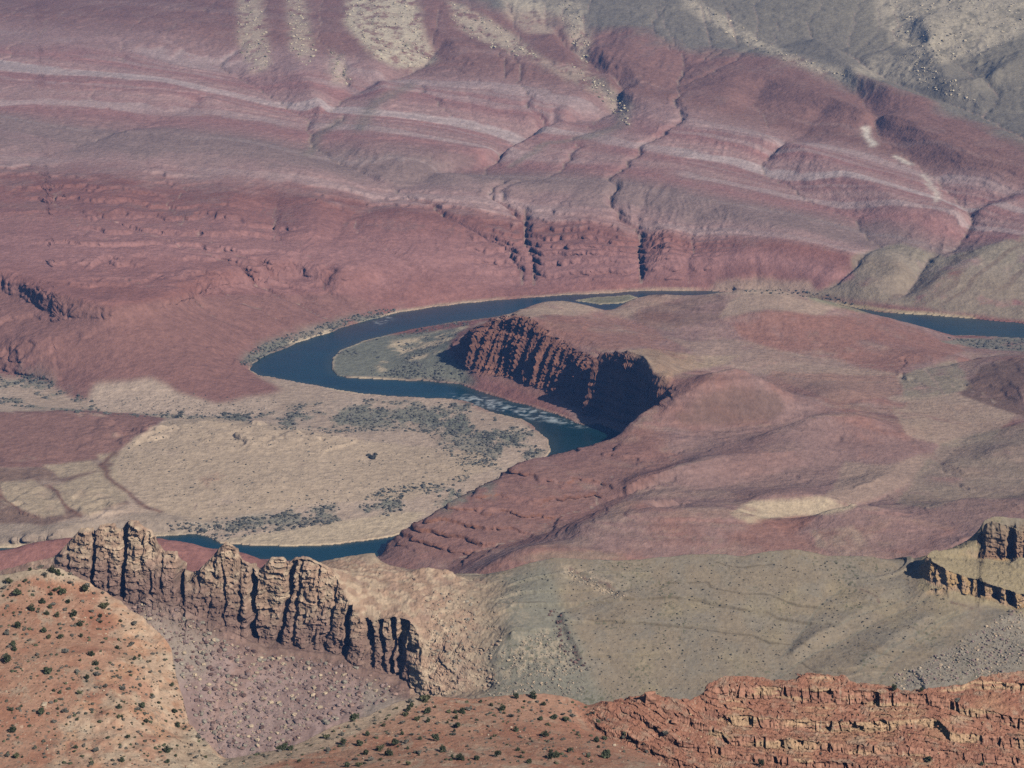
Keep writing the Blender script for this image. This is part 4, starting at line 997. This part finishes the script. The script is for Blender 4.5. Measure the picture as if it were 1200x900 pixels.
LEDGES = [
 [(831,806,1068,5),(853,801,1070,14),(896,804,1070,17),(948,806,1070,18),(1018,810,1070,18),(1035,810,1070,17),(1096,815,1068,13),(1134,827,1064,12),(1200,843,1060,14),(1300,865,1055,14)],
 [(823,827,1060,7),(853,837,1056,13),(922,842,1055,14),(983,845,1054,14),(1026,845,1054,14),(1096,841,1056,12),(1113,857,1048,12),(1200,866,1047,13),(1300,880,1042,13)],
 [(756,818,1060,3),(784,832,1052,9),(823,846,1046,12),(853,860,1041,13),(922,866,1039,13),(1013,873,1037,12),(1070,874,1037,11),(1096,878,1035,10),(1200,888,1032,11),(1300,900,1028,10)],
 [(712,821,1058,3),(745,833,1049,9),(771,852,1038,10),(797,867,1030,11),(827,873,1028,11),(883,884,1024,10),(961,891,1022,10),(1026,898,1018,10),(1150,908,1014,9)],
 [(682,836,1052,3),(706,852,1040,10),(736,859,1034,10),(762,873,1025,11),(788,888,1015,11),(823,899,1009,10),(900,908,1005,9)],
 [(1090,809,1078,3),(1120,806,1081,8),(1143,796,1086,12),(1160,797,1086,12),(1200,800,1084,13),(1300,805,1084,13)],
 [(936,791,1080,2),(945,789,1081,6),(975,792,1080,6),(1000,799,1078,3)]]
for L in LEDGES:
    Ly(*[(u, v, y) for u, v, y, h in L]); Ly(*[(u, v + h, y - 1.8) for u, v, y, h in L])
H = T3.solve(lines)
bl = []
for k_, L in enumerate(LEDGES[:5]):
    bl.append([py(u, v, y)[:2] + (5.0 - k_,) for u, v, y, h in L]); bl.append([py(u, v + h, y - 1.8)[:2] + (4.72 - k_,) for u, v, y, h in L])
BL = T3.solve(bl)
T3.survey(H, 3, 1.2, 8)
Mk = T3.mask
X, Y = T3.X2, T3.Y2
out = Mk([(680,840),(712,815),(760,808),(800,812),(832,795),(880,786),(1000,784),(1150,786),(1400,770),(1400,930),(820,930),(760,885),(700,860)], 985, 1100, 4)
cream = Mk([(60,660),(100,676),(150,705),(188,735),(205,765),(212,800),(222,840),(260,885),(262,900),(200,915),(60,915),(70,850),(110,800),(150,760),(130,720),(90,690),(40,672)], 880, 1095, 6)
slope = np.hypot(np.gradient(H, axis=0) / (Y * T3.dl), np.gradient(H, axis=1) / (Y * T3.da))
H = H + (1 - out) * (1.1 * fbm2(X / 22, Y / 22, 4) + 0.30 * fbm2(X / 3.0, Y / 3.0, 4)) + 0.35 * out * fbm2(X / 4, Y / 4, 3)
bq = BL + 0.05 * fbm2(X / 9, Y / 9, 3); bq = bq - np.floor(bq); tr = np.clip(bq / 0.72, 0, 1)
sub = 0.5 * sstep(0.30, 0.36, tr) + 0.5 * sstep(0.66, 0.72, tr) - tr
H = H + out * sstep(0.9, 1.1, BL) * sstep(5.4, 5.0, BL) * (bq < 0.72) * sub * 2.0
hz = H + 2.5 * fbm2(X / 30, Y / 30, 3); tq = hz / 3.2; tq = tq - np.floor(tq)
H = H + cream * (1.5 * (sstep(0.30, 0.75, tq) - tq) * sstep(-0.3, 0.3, fbm2(X / 18 + 5, Y / 18, 3)) + 1.0 * fbm2(X / 7, Y / 7, 4))
x, y, z = T3.rows(H, 660, 0.05, 3)
n = normals(x, y, z); G = T3.get
steep = sstep(0.85, 0.6, n[..., 2]); oz = G(out); cz = G(cream)
u_, v_ = project(x, y, z)
rk_ = np.clip(oz + 0.4 * cz, 0, 1) * steep
hn = n[..., :2] / np.maximum(np.linalg.norm(n[..., :2], axis=-1, keepdims=True), 1e-3)
ux = x + 0.35 * y
disp = 0.85 * brick(ux / 5.2 + 0.3 * noise3(x / 6, y / 6, z / 6), z / 30) + 0.6 * bricks(ux / 2.6 + 4, z / 3.4) + 0.35 * bricks(ux / 1.3, z / 1.3) + 0.7 * noise3(x / 11, y / 11, z / 12)
crack = sstep(0.10, 0.05, np.abs(noise3(ux / 4.0, y / 12, z / 30))) * (noise3(ux / 9, y / 9, z / 3) > -0.25)
disp = disp - 2.2 * crack
bed = noise3(x / 30, y / 30, z / 0.9)
disp = disp + 0.35 * bed
xd = x + hn[..., 0] * disp * rk_; yd = y + hn[..., 1] * disp * rk_
zd = z + oz * (1 - steep) * (0.45 * bricks(x / 2.4, y / 2.4) + 0.25 * bricks(x / 1.1, y / 1.3))
c_soil = alb(164,119,96,1000); c_soil2 = alb(150,98,78,1000); c_crm = alb(196,164,134,1000); c_crm2 = alb(188,140,108,1000); c_led = alb(166,114,92,1050); c_led2 = alb(138,92,77,1050); c_ltn = alb(188,148,112,1050); c_gray = alb(164,142,118,1000)
nz = fbm2(xd / 12, yd / 12, 4, 0.6); nf = fbm2(xd / 2.0, yd / 2.0, 3, 0.7); nw = fbm2(xd / 30 + 6, yd / 30, 3)
def M(poly, y0=0, y1=1e9, soft=3): return G(Mk(poly, y0, y1, soft))
col = np.ones(x.shape + (3,), F32) * c_soil.astype(F32)
col = mixc(col, c_soil2, sstep(-0.1, 0.45, nz) * 0.65)
col = mixc(col, c_gray, sstep(0.15, 0.5, fbm2(xd / 7 + 3, yd / 9, 4)) * 0.5)
col = mixc(col, c_soil2 * 0.95, np.clip(M([(30,682),(90,672),(130,690),(150,705),(110,705),(60,690)], 900, 1100, 4) + M([(95,715),(160,715),(150,735),(110,740)], 900, 1100, 5) + M([(560,850),(690,845),(760,885),(700,900),(600,890)], 900, 1060, 6) * .6, 0, 1) * 0.7)
crm = cz * sstep(-0.35, 0.15, fbm2(xd / 10 + 9, yd / 14, 4) + 0.5 * G(Mk([(120,690),(205,760),(215,830),(262,890),(240,912),(190,880),(170,800),(140,730)], 880, 1095, 8)))
col = mixc(col, mixc(np.ones(x.shape + (3,), F32) * c_crm.astype(F32), c_crm2, sstep(-0.1, 0.4, nz)), crm * 0.5)
col = mixc(col, c_crm2 * 0.9, crm * sstep(0.1, 0.5, fbm2(xd / 5, yd / 5 + 8, 3)) * 0.6)
col = mixc(col, c_gray * 1.08, np.clip(M([(-50,690),(0,672),(40,664),(75,662),(110,684),(80,680),(40,676),(0,690)], 1000, 1100, 3) + M([(190,870),(230,855),(258,890),(330,875),(400,845),(480,816),(500,822),(440,850),(380,880),(280,905),(200,905)], 860, 1060, 4) * .8, 0, 1) * 0.75)
rkc = np.ones(x.shape + (3,), F32) * c_led.astype(F32)
rkc = mixc(rkc, c_led2, sstep(-0.2, 0.5, noise3(xd / 9, yd / 9, zd / 3)) * 0.7)
rkc = mixc(rkc, c_ltn, sstep(0.0, 0.5, noise3(xd / 14 + 5, yd / 14, zd / 4) + 0.35 * ((v_ < 850) & (u_ > 840)) * sstep(.0, .3, bed)) * 0.75 * (u_ > 830))
rkc = rkc * (1 + 0.10 * bed[..., None] + 0.14 * bricks(ux / 1.7 + 4, z / 2.6)[..., None])
tread = mixc(np.ones(x.shape + (3,), F32) * (c_soil2 * 0.98).astype(F32), c_gray, sstep(0.0, 0.5, fbm2(xd / 5, yd / 5, 3)) * 0.5)
col = lerp(col, lerp(tread, rkc, (0.25 + 0.75 * steep)[..., None]), oz[..., None])
col = mixc(col, c_soil2 * 0.92, M([(850,795),(900,797),(1000,801),(1050,809),(1010,806),(900,802),(850,800)], 1060, 1100, 1) * 0.6)
col = col * (1 + 0.12 * nf[..., None] + 0.05 * nz[..., None])
stone = sstep(0.60, 0.70, noise2(xd / 0.8, yd / 0.8) * 0.75 + 0.25 * noise2(xd / 9, yd / 9))
col = mixc(col, c_crm, stone * 0.5); 
tuft = sstep(0.62, 0.72, noise2(xd / 1.0 + 91, yd / 1.0) * 0.75 + 0.3 * noise2(xd / 12 + 9, yd / 12)) * (1 - oz)
col = mixc(col, alb(112,104,92,1000), tuft * 0.6)
idg = np.full(H.shape, 1, np.int32); idg[(T3.A[None, :] < -0.06) & (T3.V < 905) & (Mk([(-400,640),(120,660),(230,740),(262,895),(262,1100),(-400,1100)], 0, 1200, 0, False) > .5)] = 2
idg[out > 0.5] = 3
idm = idg[np.rint(np.clip(T3.rp, 0, T3.ny - 1)).astype(int), T3.jj]
ob3 = grid_objects(xd, yd, zd, col, idm, {1: 'red_saddle_ground', 2: 'red_hill', 3: 'rock_outcrop'}, MAT_NEAR, (3,))
tag(ob3[1], kind='structure'); tag(ob3[2], kind='structure')
tag(ob3[3], 'red and tan outcrop of stacked stepped ledges at the edge of the red saddle', 'rock outcrop')
H3 = H
# ================================================================== 4. SMALL THINGS
def leaf_material(name):
    m = bpy.data.materials.new(name); m.use_nodes = True
    t = m.node_tree; b = t.nodes['Principled BSDF']; b.inputs['Roughness'].default_value = 0.8; b.inputs['Specular IOR Level'].default_value = 0.2
    at = t.nodes.new('ShaderNodeAttribute'); at.attribute_name = 'albedo'
    oi = t.nodes.new('ShaderNodeObjectInfo'); mr = t.nodes.new('ShaderNodeMapRange'); mr.inputs[3].default_value = 0.75; mr.inputs[4].default_value = 1.3
    t.links.new(oi.outputs['Random'], mr.inputs[0])
    mx = t.nodes.new('ShaderNodeVectorMath'); mx.operation = 'SCALE'
    t.links.new(at.outputs['Color'], mx.inputs[0]); t.links.new(mr.outputs[0], mx.inputs['Scale']); t.links.new(mx.outputs[0], b.inputs['Base Color'])
    return m
MAT_LEAF = leaf_material('bush_leaves')
def bush_geometry(seed, base, n, flat):
    """a bush one metre wide: leafy sprays on several uneven lobes round short stems"""
    r = np.random.default_rng(seed)
    k = r.integers(5, 9)
    cen = np.stack([r.uniform(-.28, .28, k), r.uniform(-.28, .28, k), r.uniform(.18, .62 * flat, k)], 1); rad = r.uniform(.14, .27, k)
    V = []; Q = []; C = []
    for i in range(n):
        j = r.integers(0, k); d = r.normal(size=3); d /= np.linalg.norm(d)
        p = cen[j] + d * rad[j] * r.uniform(.55, 1.08) * np.array([1, 1, flat])
        p[2] = max(p[2], 0.02)
        a = r.normal(size=3); a /= np.linalg.norm(a); b = np.cross(a, r.normal(size=3)); b /= np.linalg.norm(b) + 1e-9
        sz = r.uniform(.05, .10); o = len(V)
        V += [p - a * sz - b * sz * .6, p + a * sz - b * sz * .5, p + a * sz * .8 + b * sz * .6, p - a * sz * .7 + b * sz * .6]
        Q.append((o, o + 1, o + 2, o + 3)); C += [np.array(base) * r.uniform(.7, 1.35)] * 4
    for i in range(4):                                   # stems
        a = r.uniform(0, 6.28); top = np.array([.2 * math.cos(a), .2 * math.sin(a), .35 * flat]); o = len(V); w = .018
        V += [np.array([-w, 0, -.08]), np.array([w, 0, -.08]), top + [w * .5, 0, 0], top - [w * .5, 0, 0]]
        Q.append((o, o + 1, o + 2, o + 3)); C += [np.array((.10, .075, .055))] * 4
    return np.array(V), np.array(Q), np.array(C)
KINDS = {'juniper': ((.080, .090, .050), 420, 1.15), 'olive': ((.135, .132, .07), 380, .95), 'sage': ((.185, .17, .14), 340, .7)}
PROTO = {}
def bush(kind, u, v, wpx, label, group, cat='bush', name=None):
    hit = T3.hit(H3, u, v)
    if hit is None: return None
    x, y, z = hit; w = wpx * math.hypot(y, z - CAMZ) / FPX
    var = int(rng.integers(0, 3)); key = (kind, var); nm = name or {'juniper': 'juniper_bush', 'olive': 'green_bush', 'sage': 'sage_bush'}[kind]
    if key not in PROTO:
        base, n, flat = KINDS[kind]
        V, Q, C = bush_geometry(100 + 10 * len(PROTO), base, n, flat)
        o = mesh_np(nm, V, Q, C, MAT_LEAF, False); PROTO[key] = o
    else:
        o = PROTO[key].copy(); o.name = nm; COL.objects.link(o)
    o.location = (x, y, z - 0.05); o.scale = (w, w, w * float(rng.uniform(.85, 1.1))); o.rotation_euler = (0, 0, float(rng.uniform(0, 6.28)))
    tag(o, label, cat, group)
    return o
G1, G2, G3 = 'bushes on the red hilltop', 'bushes on the red saddle', 'bushes among the red ledges'
LB = {'juniper': 'round dark green juniper bush on %s', 'olive': 'bright olive green bush on %s', 'sage': 'low grey sage bush on %s'}
PL = {G1: 'the red hilltop', G2: 'the red saddle ground', G3: 'the stepped red ledges'}
hill = [(85,160,'o'),(225,160,'j'),(170,195,'o'),(30,215,'s'),(145,270,'j'),(375,335,'j'),(280,395,'j'),(470,355,'s'),(440,385,'j'),(410,440,'j'),(505,455,'o'),(550,265,'j'),(605,335,'j'),(645,445,'j'),(695,535,'j'),(805,420,'s'),(460,60,'j'),(515,85,'j'),(625,165,'s'),(615,90,'s'),(740,240,'j'),(760,190,'s'),(850,190,'j'),(430,640,'o'),(535,655,'j'),(115,705,'j'),(325,805,'s'),(65,620,'s'),(575,770,'s'),(505,605,'s'),(810,795,'j'),(840,880,'j'),(885,520,'j'),(885,465,'j'),(905,695,'s'),(1035,740,'o'),(1180,840,'j'),(1155,710,'s'),(490,235,'o'),(445,270,'j'),(400,95,'s'),(360,30,'s'),(270,50,'j'),(130,750,'j'),(1180,530,'s'),(990,265,'s'),(900,260,'s')]
pts = [(G1, x / 7.5, 660 + y / 7.5, k) for x, y, k in hill]
for x, y, k in [(45,770,'j'),(145,700,'j'),(38,695,'o'),(380,795,'j'),(425,825,'s'),(430,870,'j'),(475,515,'j'),(460,560,'s'),(335,530,'j'),(320,500,'j'),(270,560,'s'),(308,583,'j'),(420,685,'j'),(485,692,'s'),(500,680,'j'),(558,670,'j'),(612,700,'j'),(625,748,'j'),(515,735,'j'),(543,805,'s'),(590,835,'j'),(590,875,'j'),(345,570,'s'),(280,635,'o'),(235,540,'s'),(130,500,'s'),(670,850,'s'),(720,820,'s'),(735,800,'s'),(700,790,'s'),(690,860,'s'),(60,545,'s'),(25,425,'s'),(190,735,'s'),(225,697,'s'),(430,620,'s'),(370,610,'s'),(335,835,'s'),(620,620,'s'),(25,855,'s'),(60,855,'o')]:
    pts.append((G1, x / 3, 600 + y / 3, k))
for x, y, k in [(770,275,'j'),(765,235,'s'),(715,350,'o'),(745,315,'j'),(635,295,'o'),(565,260,'s'),(495,330,'s'),(685,420,'s'),(520,450,'o'),(680,520,'j'),(915,320,'j'),(820,390,'o'),(1090,328,'o'),(1160,380,'o'),(830,460,'s'),(305,610,'j'),(375,525,'j'),(495,655,'o'),(565,695,'j'),(370,690,'j'),(405,745,'s'),(280,745,'s'),(305,795,'o'),(615,610,'j'),(1045,665,'j'),(740,790,'o'),(515,800,'s'),(840,570,'j'),(980,570,'j'),(155,525,'s'),(20,545,'o'),(80,500,'o'),(310,480,'s'),(205,800,'j'),(1185,740,'j'),(1170,460,'j'),(955,540,'s'),(775,525,'s'),(835,690,'s'),(910,410,'j'),(30,660,'s'),(170,605,'j'),(450,405,'s'),(570,525,'s'),(720,595,'s'),(675,590,'s'),(1135,525,'s')]:
    pts.append((G2, 380 + x / 7.5, 790 + y / 7.5, k))
for x, y, k in [(190,665,'j'),(375,645,'j'),(315,650,'j'),(345,665,'j'),(265,690,'j'),(225,795,'j'),(315,765,'j'),(330,790,'s'),(400,725,'j'),(415,785,'j'),(480,710,'s'),(515,715,'s'),(490,730,'o'),(450,720,'j'),(320,835,'j'),(360,875,'j'),(175,865,'j'),(115,865,'j'),(60,833,'s'),(455,855,'j'),(440,862,'j'),(595,800,'j'),(625,795,'o'),(550,885,'j'),(505,840,'j'),(565,858,'j'),(110,745,'s'),(125,700,'j'),(145,690,'s'),(100,750,'s'),(300,715,'s'),(250,855,'j')]:
    pts.append((G2, 500 + x / 3, 600 + y / 3, k))
for x, y in [(755,875),(800,870),(840,860),(900,868),(970,880),(1040,870),(1110,862)]:
    pts.append((G2, 150 + x / 10 + 80, 810 + y / 13, 'j'))
for x, y, k in [(40,295,'j'),(65,290,'j'),(490,358,'j'),(650,330,'s'),(945,345,'j'),(1085,358,'j'),(438,103,'j'),(850,155,'j'),(925,160,'j'),(285,178,'s'),(708,240,'s'),(1022,185,'s'),(230,275,'s'),(178,325,'s'),(360,75,'s')]:
    pts.append((G3, 680 + x / 2.31, 740 + y / 2.31, k))
for gname, poly_, n_ in ((G1, [(0,685),(60,672),(140,712),(190,755),(212,830),(250,890),(0,895)], 55), (G2, [(270,893),(400,855),(500,822),(680,826),(700,860),(780,895)], 45)):
    for i_ in range(n_):
        while True:
            pu = rng.uniform(0, 780); pv = rng.uniform(670, 896); c_ = False
            for q_ in range(len(poly_)):
                (xa, ya), (xb, yb) = poly_[q_ - 1], poly_[q_]
                if (ya > pv) != (yb > pv) and pu < (xb - xa) * (pv - ya) / (yb - ya) + xa: c_ = not c_
            if c_: break
        pts.append((gname, pu, pv, 'jos'[int(rng.integers(0, 3))] + '-'))
kk = {'j': 'juniper', 'o': 'olive', 's': 'sage'}
for gname, u, v, k in pts:
    small = 0.55 if k.endswith('-') else 1.0; k = k[0]
    w = {'j': rng.uniform(5, 12), 'o': rng.uniform(4.5, 10.5), 's': rng.uniform(4, 10)}[k] * 0.98 * small
    bush(kk[k], u, v + w * 0.25, w, LB[kk[k]] % PL[gname], gname)
bush('juniper', 710, 888, 17, 'largest round dark green bush standing below the left end of the red ledges', None)
bush('juniper', 55, 679 + 60, 14, 'big dark juniper with a small bush beside it near the left hill edge', None) if False else None
bush('olive', 122.5, 713, 13, 'wide olive green bush beside the cream rock lip of the red hilltop', None)
bush('juniper', 55, 790, 14, 'largest dark juniper low on the red hilltop, one smaller bush touching it below', None)
bush('juniper', 9.5, 776, 12, 'tall dark juniper at the left edge of the red hilltop', None)
bush('juniper', 21, 736, 11.5, 'dark juniper shaped like a wedge in the upper left of the red hilltop', None)
bush('juniper', 51, 741, 10, 'dark egg-shaped juniper near the middle of the red hilltop', None)
bush('olive', 498, 822, 14, 'broad green bush at the foot of the tan cliff end', None)
bush('juniper', 416, 846, 12, 'very dark tall juniper on the lip of the red saddle', None)

def rock_geometry(r, sub=True):
    """angular boulder: a cube cut and knocked out of square"""
    V = np.array([(x, y, z) for z in (-1, 0, 1) for y in (-1, 0, 1) for x in (-1, 0, 1) if (x, y, z) != (0, 0, 0)], float)
    L = np.linalg.norm(V, axis=1, keepdims=True); V = V / L ** 0.62 * r.uniform(.78, 1.15, (26, 1)); V *= r.uniform(.7, 1.2, 3)
    idx = {}; k = 0
    for z in (-1, 0, 1):
        for y in (-1, 0, 1):
            for x in (-1, 0, 1):
                if (x, y, z) != (0, 0, 0): idx[(x, y, z)] = k; k += 1
    Q = []
    for ax in range(3):
        for sgn in (-1, 1):
            for a in (-1, 0):
                for b in (-1, 0):
                    q = []
                    for da, db in ((0, 0), (1, 0), (1, 1), (0, 1)):
                        c = [0, 0, 0]; c[ax] = sgn; c[(ax + 1) % 3] = a + da; c[(ax + 2) % 3] = b + db; q.append(idx[tuple(c)])
                    Q.append(q if sgn > 0 else q[::-1])
    return V, np.array(Q)
def scatter(T, Hh, poly, n, lo, hi, cols, keep=None, y0=0, y1=1e9, tall=1.0):
    """rocks or clumps lying on the ground inside a traced patch -> vertex, face and colour arrays"""
    P = np.array(poly, float); out = []
    tries = 0
    while len(out) < n and tries < n * 12:
        tries += 1
        u = rng.uniform(P[:, 0].min(), P[:, 0].max()); v = rng.uniform(P[:, 1].min(), P[:, 1].max()); c = False
        for i in range(len(P)):
            (xa, ya), (xb, yb) = P[i - 1], P[i]
            if (ya > v) != (yb > v) and u < (xb - xa) * (v - ya) / (yb - ya) + xa: c = not c
        if not c: continue
        h = T.hit(Hh, u, v)
        if h is None or not (y0 <= h[1] <= y1) or h[2] < 1.5: continue
        if keep is not None and rng.random() > keep(h[0], h[1]): continue
        s_ = lo * (hi / lo) ** (rng.random() ** 2.2)
        out.append((h, s_, cols[int(rng.integers(0, len(cols)))]))
    return out
def heap(name, items, mat, kind, leafy=False, squash=0.7):
    V = []; Q = []; C = []; o = 0
    base = [rock_geometry(np.random.default_rng(900 + i)) for i in range(10)]
    for (x, y, z), s_, c in items:
        v, q = base[int(rng.integers(0, 10))]
        a = rng.uniform(0, 6.28); ca, sa = math.cos(a), math.sin(a)
        w = v * s_ * 0.5 * np.array([1, 1, squash])
        if leafy: w = w * rng.uniform(.7, 1.25, (26, 1))
        w = np.stack([w[:, 0] * ca - w[:, 1] * sa + x, w[:, 0] * sa + w[:, 1] * ca + y, w[:, 2] + z + 0.12 * s_], 1)
        V.append(w); Q.append(q + o); C.append(np.repeat(np.asarray(c)[None] * rng.uniform(.8, 1.2), 26, 0)); o += 26
    ob = mesh_np(name, np.concatenate(V), np.concatenate(Q), np.concatenate(C), mat, False)
    tag(ob, kind=kind); return ob
# boulders strewn over the scree under the spires and the gravel slope at right
MIDC = [c_gr * 1.1, c_mv, c_tn, c_pk, c_br, c_mv * 0.85]
it = scatter(T2, H2, [(150,705),(215,715),(300,765),(400,775),(480,810),(430,830),(380,850),(330,876),(265,890),(235,860),(210,780)], 3300, 0.9, 7.5, MIDC)
it += scatter(T2, H2, [(500,690),(560,700),(590,750),(575,812),(505,812),(500,750)], 500, 1.5, 5, [c_tn, c_tn2, c_gr])
it += scatter(T2, H2, [(590,760),(640,735),(675,765),(690,815),(570,815)], 700, 1.2, 4.0, [c_tn, c_gr, c_ol2])
it += scatter(T2, H2, [(660,662),(735,700),(720,702),(665,675)], 160, 1.2, 3.5, [c_tn, c_gr])
it += scatter(T2, H2, [(1200,705),(1200,785),(1060,808),(1040,795),(1120,755)], 1100, 1.2, 4.5, [c_gr * 1.1, c_gr, c_tn, c_mv])
it += scatter(T2, H2, [(640,712),(656,716),(672,746),(690,786),(668,786),(652,752)], 110, 1.2, 5.0, [c_br, c_br * 0.8, c_gr * 0.8])
heap('boulder_scree', it, MAT_MID, 'stuff')
# boulders on the far talus
FC = [c_talus * 1.15, c_talus, c_talus * 0.9, c_oliv2]
it = []
for P, n_ in (([(415,-10),(480,-10),(497,40),(512,72),(480,82),(440,70),(420,45),(402,18)], 420), ([(280,-5),(302,-5),(312,40),(322,78),(296,86),(276,50)], 130), ([(335,-5),(352,-5),(372,62),(360,78),(340,60)], 130), ([(386,60),(402,62),(412,100),(388,98)], 50), ([(525,0),(560,16),(600,38),(632,68),(600,66),(560,50),(530,30)], 150), ([(650,-5),(672,-5),(692,45),(688,82),(664,40)], 110), ([(660,70),(700,88),(735,120),(738,152),(700,112)], 110), ([(1040,-5),(1200,-5),(1200,40),(1140,70),(1090,78),(1050,50)], 380), ([(800,-10),(850,20),(900,50),(1000,92),(930,76),(860,48)], 110), ([(1050,60),(1120,95),(1150,125),(1080,102)], 110)):
    it += scatter(T1, H1, P, n_, 3.5, 12, FC)
heap('talus_boulders', it, MAT_FAR, 'stuff')
# desert scrub on the delta, the bar and the banks
SC = [np.array((.13, .125, .10)), np.array((.15, .145, .12)), np.array((.10, .10, .08)), np.array((.18, .165, .135))]
patch = lambda x, y: float(sstep(-0.15, 0.2, fbm2(np.array([x / 60]), np.array([y / 110]), 5, 0.65))[0])
it = []
for P, n_, lo, hi, kp in (([(260,487),(330,476),(420,468),(560,474),(640,520),(640,533),(600,545),(560,515),(470,505),(380,508),(300,500)], 1500, 2.5, 9, patch), ([(560,478),(615,492),(643,528),(600,540),(560,572),(520,530),(490,500)], 700, 2.5, 8, patch), ([(260,612),(330,600),(450,572),(560,555),(590,560),(520,605),(440,608),(330,622),(230,624)], 900, 2.5, 9, patch), ([(0,432),(50,440),(85,460),(130,478),(200,482),(300,486),(300,494),(180,490),(90,484),(40,478),(0,475)], 420, 3, 10, patch), ([(190,612),(260,606),(330,622),(260,634),(200,626)], 120, 3, 8, None),
                  ([(150,500),(250,490),(420,512),(560,530),(480,585),(300,600),(200,590),(140,550)], 520, 1.6, 4.5, None), ([(130,470),(210,460),(330,470),(300,488),(140,486)], 200, 1.8, 4.5, None), ([(280,428),(300,405),(350,388),(400,374),(450,362),(470,364),(430,380),(380,392),(330,410),(298,430)], 420, 3, 9, None), ([(392,436),(396,415),(440,398),(545,374),(555,376),(525,400),(522,414),(550,432),(556,450),(500,446)], 700, 2.5, 8, patch), ([(1110,396),(1200,398),(1200,410),(1140,408)], 160, 3, 9, None), ([(850,340),(940,338),(1030,362),(960,350)], 60, 3, 8, None)):
    it += scatter(T1, H1, P, n_, lo, hi, SC, kp)
it += [(T1.hit(H1, 437, 537), 17, SC[2]), (T1.hit(H1, 432, 534), 10, SC[2]), (T1.hit(H1, 440, 533), 9, SC[2])]
def own_bank(h):
    a_, b_ = T1.cell(np.float64(h[0]), np.float64(h[1])); i_, j_ = int(round(float(b_))), int(round(float(a_)))
    return not (NS[i_, j_] and h[1] < 4700) and not NS[min(i_ + 3, T1.ny - 1), j_] * (h[1] < 4700)
heap('desert_scrub', [q for q in it if q[0] and own_bank(q[0])], MAT_FAR, 'stuff', True, 0.75)
# dots of blackbrush on the olive hillside
it = scatter(T2, H2, [(560,690),(640,665),(740,660),(860,656),(930,648),(1060,670),(1120,700),(1050,780),(900,805),(700,825),(680,760),(640,720)], 1500, 0.9, 2.6, [np.array((.095, .088, .066)), np.array((.075, .074, .055))])
heap('blackbrush_scrub', it, MAT_MID, 'stuff', True, 0.8)
# pebbles and low tufts on the near red ground
NP = [(0,680),(70,665),(150,715),(205,770),(220,840),(260,892),(400,850),(500,818),(690,822),(720,850),(800,895),(0,899)]
it = scatter(T3, H3, NP, 2600, 0.35, 2.0, [np.array((.10, .105, .06)), np.array((.16, .14, .115)), np.array((.13, .115, .09)), np.array((.10, .095, .07))])
heap('low_scrub', it, MAT_NEAR, 'stuff', True, 0.8)
it = scatter(T3, H3, NP, 900, 0.3, 1.1, [c_crm, c_soil, c_soil2, c_crm2]) + scatter(T3, H3, [(690,838),(740,820),(840,830),(1200,845),(1200,899),(820,899)], 700, 0.3, 1.3, [c_led, c_ltn, c_led2])
heap('loose_stones', it, MAT_NEAR, 'stuff')
# single boulders one can pick out
def boulder(u, v, wpx, c, label, seed, sq=1.0):
    x, y, z = T3.hit(H3, u, v); w = wpx * math.hypot(y, z - CAMZ) / FPX
    V, Q = rock_geometry(np.random.default_rng(seed)); V = V * np.array([1, 1, sq]) * w / 2
    o = mesh_np('boulder', V, Q, np.repeat(np.asarray(c)[None], len(V), 0), MAT_NEAR, False)
    o.location = (x, y, z + 0.30 * w * sq); tag(o, label, 'boulder')
boulder(762, 822, 15, c_led * 1.05, 'big rounded red boulder perched on the rim where the red ledges begin', 31, 1.0)
boulder(720, 874, 5, c_crm, 'small white boulder beside the largest round bush', 32, .6)
boulder(772, 897, 5, c_crm, 'small pale boulder under the lowest red ledge', 33, .8)
boulder(52, 826, 9, c_crm, 'pale flat slab of rock on the lower red hilltop', 34, .4)
boulder(790, 847, 7, c_led, 'pale red block standing in a shadowed notch of the ledges', 35, .9)


# ------------------------------------------------------------------ air
def haze_box():
    x0, x1, y0, y1, z0, z1 = -6900, 6900, -200, 11000, -80, 1600
    V = np.array([(x, y, z) for z in (z0, z1) for y in (y0, y1) for x in (x0, x1)], F32)
    Q = np.array([(0, 2, 3, 1), (4, 5, 7, 6), (0, 1, 5, 4), (2, 6, 7, 3), (0, 4, 6, 2), (1, 3, 7, 5)])
    m = bpy.data.materials.new('blue_air'); m.use_nodes = True
    t = m.node_tree
    t.nodes.remove(t.nodes['Principled BSDF'])
    pv = t.nodes.new('ShaderNodeVolumePrincipled')
    pv.inputs['Color'].default_value = (0.16, 0.40, 1.0, 1)
    pv.inputs['Density'].default_value = HAZE_S
    pv.inputs['Anisotropy'].default_value = 0.0
    t.links.new(pv.outputs[0], t.nodes['Material Output'].inputs['Volume'])
    o = mesh_np('haze', V, Q, None, m, False)
    tag(o, kind='stuff')
haze_box()
